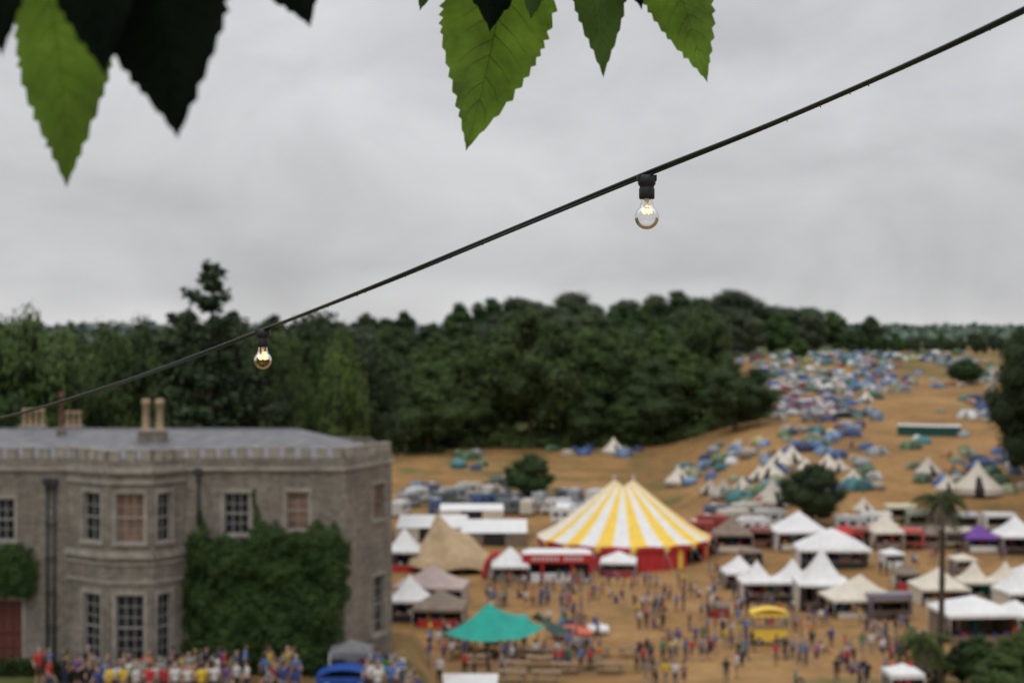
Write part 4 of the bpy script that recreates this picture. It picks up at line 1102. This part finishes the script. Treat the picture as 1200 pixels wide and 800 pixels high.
for p,cc in[(160,scol[0]),(236,scol[7]),(128,scol[7]),(443,scol[0]),(175,scol[3])]: person(bear(p,68.4),68.4,'cup',cc,1.15,'people gathered in front of the house')
PEO.sort(key=lambda t:t[0])
for d,x,k,(c,nm),s,rz,grp in PEO[:295]:
    o=bpy.data.objects.new('person',PM[k]); COL.objects.link(o); o.location=(x,d,H(x,d)-.01); o.rotation_euler=(0,0,rz); o.scale=(s,s,s); o.color=(*c,1)
    tag(o,f'person in {nm} top {pose[k]}','person',grp)
rest=PEO[295:]; print('people',len(PEO))
if rest:
    o=merge([(PM[k],(x,d,H(x,d)-.01),rz,s,{'shirt_cloth':flatmat('shirt',c),'trouser_cloth':flatmat('trouser',random.choice(TRC))}) for d,x,k,(c,nm),s,rz,grp in rest],'distant_crowd'); tag(o,'distant crowd of people walking between tents','crowd')

# ---------------------------------------------------------------- festoon lights
pts_px=[(-260,552),(-120,520),(0,490),(100,462),(200,428),(310,386),(450,331),(600,269),(755,205),(900,147),(1050,82),(1200,12),(1380,-78)]
def cd(px): return 1/(.2206+.000235*px)
CP=[P(p,r,cd(p)) for p,r in pts_px]
def crom(pts,n=24):
    out=[]
    for i in range(len(pts)-1):
        p0=pts[max(i-1,0)];p1=pts[i];p2=pts[i+1];p3=pts[min(i+2,len(pts)-1)]
        for k in range(n):
            t=k/n; out.append(.5*((2*p1)+(-p0+p2)*t+(2*p0-5*p1+4*p2-p3)*t*t+(-p0+3*p1-3*p2+p3)*t**3))
    out.append(pts[-1]); return out
dense=crom(CP,40)
fest=root('festoon_light_string',dense[0],'dark twisted festoon cable sagging between bulbs','light string')
s_acc=0; strand=[[],[]]
for i,p in enumerate(dense):
    if i: s_acc+=(p-dense[i-1]).length
    t=(dense[min(i+1,len(dense)-1)]-dense[max(i-1,0)]).normalized(); u=t.cross(Vector((0,0,1))).normalized(); w=u.cross(t)
    for q in(0,1):
        a=.9+.75*math.sin(s_acc*4.2)+q*math.pi; strand[q].append(p+(u*math.cos(a)+w*math.sin(a))*.0026)
M['cable']=mat('green_black_cable',(.006,.018,.016),.35,.3,60,spec=.5)
for q in(0,1):
    b=B(); b.tube(strand[q],.0029,'cable',10); b.make('cable_strand',fest)
b=B()
for i in range(26):
    k=random.randrange(60,len(dense)-1); p=dense[k].lerp(dense[k+1],random.random())-Vector((0,0,.0058)); r=random.uniform(.0008,.0013)
    b.idx([(p.x+v[0]*r,p.y+v[1]*r,p.z+v[2]*r*1.2) for v in ICV],ICF,'glass',True)
o=b.make('water_drops',fest); o['kind']='stuff'
mg,nt,bs=newmat('clear_bulb_glass'); nt.nodes.remove(bs); out=nt.nodes['Material Output']
tr=nt.nodes.new('ShaderNodeBsdfTransparent'); tr.inputs[0].default_value=(.96,.96,.95,1)
gl=nt.nodes.new('ShaderNodeBsdfGlossy'); gl.inputs['Roughness'].default_value=.0
fr=nt.nodes.new('ShaderNodeFresnel'); fr.inputs['IOR'].default_value=1.35
lw=nt.nodes.new('ShaderNodeLayerWeight'); lw.inputs['Blend'].default_value=.4
m1=nt.nodes.new('ShaderNodeMixShader'); nt.links.new(fr.outputs[0],m1.inputs[0]); nt.links.new(tr.outputs[0],m1.inputs[1]); nt.links.new(gl.outputs[0],m1.inputs[2])
dk=nt.nodes.new('ShaderNodeBsdfDiffuse'); dk.inputs[0].default_value=(.20,.18,.16,1)  # dark rim colour painted in place of refraction at the bulb's edge
pw=nt.nodes.new('ShaderNodeMath'); pw.operation='POWER'; pw.inputs[1].default_value=4; nt.links.new(lw.outputs['Facing'],pw.inputs[0])
m3=nt.nodes.new('ShaderNodeMixShader'); nt.links.new(pw.outputs[0],m3.inputs[0]); nt.links.new(m1.outputs[0],m3.inputs[1]); nt.links.new(dk.outputs[0],m3.inputs[2])
nt.links.new(m3.outputs[0],out.inputs['Surface']); M['bulbglass']=mg
me_,nt,bs=newmat('glowing_filament'); bs.inputs['Base Color'].default_value=(.1,.05,.02,1); bs.inputs['Emission Color'].default_value=(1,.42,.10,1); bs.inputs['Emission Strength'].default_value=4.0; M['filament']=me_
me2,nt,bs=newmat('hot_filament_core'); bs.inputs['Emission Color'].default_value=(1,.62,.26,1); bs.inputs['Emission Strength'].default_value=9.0; M['hot']=me2
def bulb(px,row,lab,fr_):
    p=P(px,row,cd(px)-.004); x,y,z=p
    r=root('festoon_bulb',p,lab,'light bulb','festoon light bulbs')
    b=B(); b.lathe([(.002,.010),(.012,.010),(.0155,.006),(.0155,-.006),(.013,-.009),(.0125,-.012),(.0138,-.014),(.0138,-.030),(.0125,-.032),(.0115,-.030)],p,'rubber',24); b.box(x-.017,x+.017,y-.007,y+.011,z+.0,z+.010,'rubber'); b.make('lamp_holder',r)
    R=.0212; cz=-.064; z1=-.047
    prof=[(.0100,-.026),(.0104,-.034),(.0112,-.041)]
    a0=math.asin(min(1,(z1-cz)/R)); 
    arc=[(R*math.cos(a),cz+R*math.sin(a)) for a in np.linspace(a0,-math.pi/2+.02,22)]
    b=B(); b.lathe(prof+arc,p,'bulbglass',40); b.make('glass_bulb',r)
    b=B(); b.lathe([(.0055,-.028),(.004,-.036),(.002,-.041),(.0001,-.042)],p,'ceramic',12)
    for s in(-1,1): b.tube([(x+s*.002,y,z-.040),(x+s*.0075,y,z-.048)],.0004,'metal',5)
    b.make('glass_stem',r)
    # glowing cage filament: loops around the stem
    b=B()
    for q in range(3):
        off=q*math.pi/3; fp=[]
        for i in range(61):
            t=i/60; a=t*math.pi; rr=.0088*fr_
            fp.append((x-rr*math.cos(a)*math.cos(off),y-rr*math.cos(a)*math.sin(off),z-.044-.013*fr_*abs(math.sin(a*1.5+q*.4))))
        b.tube(fp,.0013*fr_,'filament',6)
    fp=[(x-.0075*fr_*math.cos(math.pi*i/40),y-.001,z-.0495-.005*fr_*math.sin(math.pi*i/40)) for i in range(41)]
    b.tube(fp,.0019*fr_,'hot',8)
    b.make('filament',r)
bulb(758,212,'clear glass bulb glowing warm in black holder',1.0); bulb(308,391,'lit clear bulb hanging farther along cable',1.3)

# ---------------------------------------------------------------- overhanging leaves
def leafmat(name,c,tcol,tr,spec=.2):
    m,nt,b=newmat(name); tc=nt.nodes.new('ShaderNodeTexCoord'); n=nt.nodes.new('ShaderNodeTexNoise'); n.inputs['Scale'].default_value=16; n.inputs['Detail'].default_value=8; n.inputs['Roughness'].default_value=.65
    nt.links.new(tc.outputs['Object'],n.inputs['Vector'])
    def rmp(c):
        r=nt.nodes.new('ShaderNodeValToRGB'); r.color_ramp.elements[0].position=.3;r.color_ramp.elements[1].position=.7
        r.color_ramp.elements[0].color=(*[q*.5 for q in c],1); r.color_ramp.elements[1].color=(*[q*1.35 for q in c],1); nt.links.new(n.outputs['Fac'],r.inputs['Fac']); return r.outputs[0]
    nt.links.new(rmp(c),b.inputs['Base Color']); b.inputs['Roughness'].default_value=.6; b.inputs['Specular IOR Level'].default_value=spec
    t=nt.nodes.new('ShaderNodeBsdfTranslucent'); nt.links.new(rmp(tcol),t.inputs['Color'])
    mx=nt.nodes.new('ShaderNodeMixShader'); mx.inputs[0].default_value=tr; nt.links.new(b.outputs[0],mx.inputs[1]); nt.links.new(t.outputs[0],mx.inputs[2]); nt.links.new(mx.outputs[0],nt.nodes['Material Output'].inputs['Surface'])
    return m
M['leafbright']=leafmat('leaf_bright',(.045,.095,.015),(.19,.33,.03),.6); M['leafmid']=leafmat('leaf_mid',(.028,.06,.012),(.09,.17,.02),.5); M['leafdark']=leafmat('leaf_painted_shade',(.003,.006,.003),(.006,.012,.003),.15,.03)  # leafdark: shade of overlapping leaves put into the colour
M['vein']=leafmat('leaf_vein',(.07,.14,.025),(.22,.36,.06),.5); M['veindark']=leafmat('leaf_vein_painted_shade',(.003,.006,.003),(.006,.012,.003),.15,.03)  # veindark: same painted shade as the dark leaves
branch=root('leafy_branch',P(300,-230,1.6),'overhanging branch with serrated green leaves','branch')
b=B(); b.tube([P(-250,-300,1.3),P(100,-260,1.35),P(450,-250,1.75),P(800,-270,2.0)],[.012,.010,.008,.004],'bark',8); b.make('stem',branch)
def leaf(base,tip,half,d,k,vk,teeth=15,pwr=1.2,curve=0):
    A=P(base[0],base[1],d);T=P(tip[0],tip[1],d); ax=(T-A); L=ax.length; u=ax.normalized(); yv=Vector((0,1,0)); yv=(yv-u*yv.dot(u)).normalized(); s=u.cross(yv).normalized(); W=half/F*d
    n=teeth*12; vs=[];fs=[]
    bend=curve*L
    bounds={}
    for sg in(-1,1):
        q=[0]
        while q[-1]<1.3: q.append(q[-1]+random.uniform(.6,1.4)/teeth)
        bounds[sg]=(q,[random.uniform(.6,1.4) for _ in q])
    def tooth(t,sg):
        q,am=bounds[sg]
        for i in range(len(q)-1):
            if q[i]<=t<q[i+1]: fr=(t-q[i])/(q[i+1]-q[i]); return am[i],fr
        return 1,0
    ph=random.uniform(0,6)
    def pos(t,q):
        w=W*(max(0,math.sin(math.pi*min(1,max(0,t))))**pwr)*(1+.05*math.sin(t*9+ph+(2 if q>0 else 0)))
        sg=1 if q>0 else -1
        if abs(q)>.99:
            amp,fr=tooth(t,sg); w2=w+W*.085*amp*((fr/.8 if fr<.8 else (1-fr)/.2)-.5)*(1 if t<.85 else max(0,(1-t)/.15))
        else: w2=w*.93
        return A+u*(t*L+ (abs(q)*w*.3 if t<.95 else 0)*(1-t))+s*(q*w2+bend*math.sin(math.pi*t))+yv*(abs(q)*w*.32+.008*L*math.sin(q*5+t*17)*abs(q)+.04*L*math.sin(math.pi*t))
    qs=[-1,-.85,-.55,-.25,0,.25,.55,.85,1]; cols=len(qs)
    for i in range(n+1):
        for q in qs: vs.append(pos(i/n,q))
    for i in range(n):
        for j in range(cols-1): fs.append((i*cols+j,i*cols+j+1,(i+1)*cols+j+1,(i+1)*cols+j))
    b=B(); b.idx(vs,fs,k,True); lo=b.make('leaf',branch)
    b=B(); of=-yv*.0003
    b.tube([pos(i/20,0)+of for i in range(20)],[W*.016*(1-i/22) for i in range(20)],vk,5)
    for i in range(2,13):
        t=i/13*.9
        for sg in(-1,1):
            j=random.uniform(-.012,.012)
            b.tube([pos(t+j,0)+of,pos(t+.03+j,sg*.4)+of*.5,pos(min(.99,t+.075+j),sg*.8)+of*.3],[W*.008,W*.005,W*.002],vk,4,False)
    b.make('leaf_vein',lo)
    b=B(); up=P(base[0]+random.uniform(-30,30),-255,d); b.tube([A+u*.01,(A+up)/2,up],[.0015,.0018,.002],'vein',6); b.make('leaf_stalk',branch)
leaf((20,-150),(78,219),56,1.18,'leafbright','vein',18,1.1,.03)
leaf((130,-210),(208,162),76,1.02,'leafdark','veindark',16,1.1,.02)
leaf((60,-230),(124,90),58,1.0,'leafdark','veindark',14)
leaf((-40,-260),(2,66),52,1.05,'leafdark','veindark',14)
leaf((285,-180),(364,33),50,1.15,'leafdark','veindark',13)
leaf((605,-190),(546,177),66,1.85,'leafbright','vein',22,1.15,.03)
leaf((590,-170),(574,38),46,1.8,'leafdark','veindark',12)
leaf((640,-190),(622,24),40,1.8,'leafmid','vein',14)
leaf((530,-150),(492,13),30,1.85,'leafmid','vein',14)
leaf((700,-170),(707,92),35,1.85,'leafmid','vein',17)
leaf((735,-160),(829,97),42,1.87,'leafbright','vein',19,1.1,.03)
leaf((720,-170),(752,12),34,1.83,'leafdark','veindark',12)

# ---------------------------------------------------------------- world, sun, camera
w=bpy.data.worlds.new('World'); scene.world=w; w.use_nodes=True; nt=w.node_tree; bg=nt.nodes['Background']
tc=nt.nodes.new('ShaderNodeTexCoord'); sp=nt.nodes.new('ShaderNodeSeparateXYZ'); nt.links.new(tc.outputs['Generated'],sp.inputs[0])
mp=nt.nodes.new('ShaderNodeMapping'); mp.inputs['Scale'].default_value=(1.6,1.6,6); nt.links.new(tc.outputs['Generated'],mp.inputs[0])
n1=nt.nodes.new('ShaderNodeTexNoise'); n1.inputs['Scale'].default_value=2.2; n1.inputs['Detail'].default_value=6; n1.inputs['Roughness'].default_value=.5; nt.links.new(mp.outputs[0],n1.inputs['Vector'])
ma=nt.nodes.new('ShaderNodeMath'); ma.operation='MULTIPLY_ADD'; ma.inputs[1].default_value=.12; nt.links.new(n1.outputs['Fac'],ma.inputs[0])
sb=nt.nodes.new('ShaderNodeMath'); sb.operation='SUBTRACT'; sb.inputs[1].default_value=.06; nt.links.new(sp.outputs['Z'],sb.inputs[0]); nt.links.new(sb.outputs[0],ma.inputs[2])
r=nt.nodes.new('ShaderNodeValToRGB'); e=r.color_ramp.elements
st=[(0.0,(.64,.64,.65)),(.014,(.64,.64,.65)),(.045,(.52,.52,.535)),(.10,(.57,.57,.58)),(.16,(.60,.60,.61)),(.25,(.62,.62,.63)),(1.0,(.62,.62,.63))]
while len(e)<len(st): e.new(.5)
for i,(p,c) in enumerate(st): e[i].position=p; e[i].color=(*c,1)
nt.links.new(ma.outputs[0],r.inputs['Fac'])
n2=nt.nodes.new('ShaderNodeTexNoise'); n2.inputs['Scale'].default_value=3.2; n2.inputs['Detail'].default_value=7; n2.inputs['Roughness'].default_value=.52; n2.inputs['Distortion'].default_value=.5
mp2=nt.nodes.new('ShaderNodeMapping'); mp2.inputs['Scale'].default_value=(1.8,1.8,3.2); mp2.inputs['Location'].default_value=(3,1,2); nt.links.new(tc.outputs['Generated'],mp2.inputs[0]); nt.links.new(mp2.outputs[0],n2.inputs['Vector'])
mr=nt.nodes.new('ShaderNodeMapRange'); mr.inputs['From Min'].default_value=.3; mr.inputs['From Max'].default_value=.7; mr.inputs['To Min'].default_value=.85; mr.inputs['To Max'].default_value=1.15; nt.links.new(n2.outputs['Fac'],mr.inputs['Value'])
zen=nt.nodes.new('ShaderNodeMapRange'); zen.inputs['From Min'].default_value=.3; zen.inputs['From Max'].default_value=1; zen.inputs['To Min'].default_value=1; zen.inputs['To Max'].default_value=2.2; nt.links.new(sp.outputs['Z'],zen.inputs['Value'])
mm=nt.nodes.new('ShaderNodeMath'); mm.operation='MULTIPLY'; nt.links.new(mr.outputs[0],mm.inputs[0]); nt.links.new(zen.outputs[0],mm.inputs[1])
vs_=nt.nodes.new('ShaderNodeVectorMath'); vs_.operation='SCALE'; nt.links.new(r.outputs[0],vs_.inputs[0]); nt.links.new(mm.outputs[0],vs_.inputs['Scale'])
bg.inputs['Strength'].default_value=.97; nt.links.new(vs_.outputs[0],bg.inputs['Color'])
sky=nt.nodes.new('ShaderNodeTexSky'); sky.sky_type='NISHITA'; sky.sun_disc=False; sky.sun_elevation=math.radians(55); sky.sun_rotation=math.radians(200)
bg2=nt.nodes.new('ShaderNodeBackground'); bg2.inputs['Strength'].default_value=.006; nt.links.new(sky.outputs[0],bg2.inputs['Color'])
ad=nt.nodes.new('ShaderNodeAddShader'); nt.links.new(bg.outputs[0],ad.inputs[0]); nt.links.new(bg2.outputs[0],ad.inputs[1]); nt.links.new(ad.outputs[0],nt.nodes['World Output'].inputs['Surface'])
sl=bpy.data.lights.new('sun','SUN'); sl.energy=.8; sl.angle=math.radians(25); sl.color=(1,.97,.92); so=bpy.data.objects.new('sun',sl); COL.objects.link(so)
so.rotation_euler=(math.radians(35),0,math.radians(-20))
cam=bpy.data.cameras.new('camera'); cam.lens=50; cam.sensor_width=36; cam.clip_start=.05; cam.clip_end=9000
cam.dof.use_dof=True; cam.dof.focus_distance=2.5; cam.dof.aperture_fstop=5.0
co=bpy.data.objects.new('camera',cam); COL.objects.link(co); co.location=(0,0,CAMZ); co.rotation_euler=(math.radians(90),0,0); scene.camera=co
scene.view_settings.view_transform='Standard'; scene.view_settings.look='None'; scene.view_settings.exposure=0
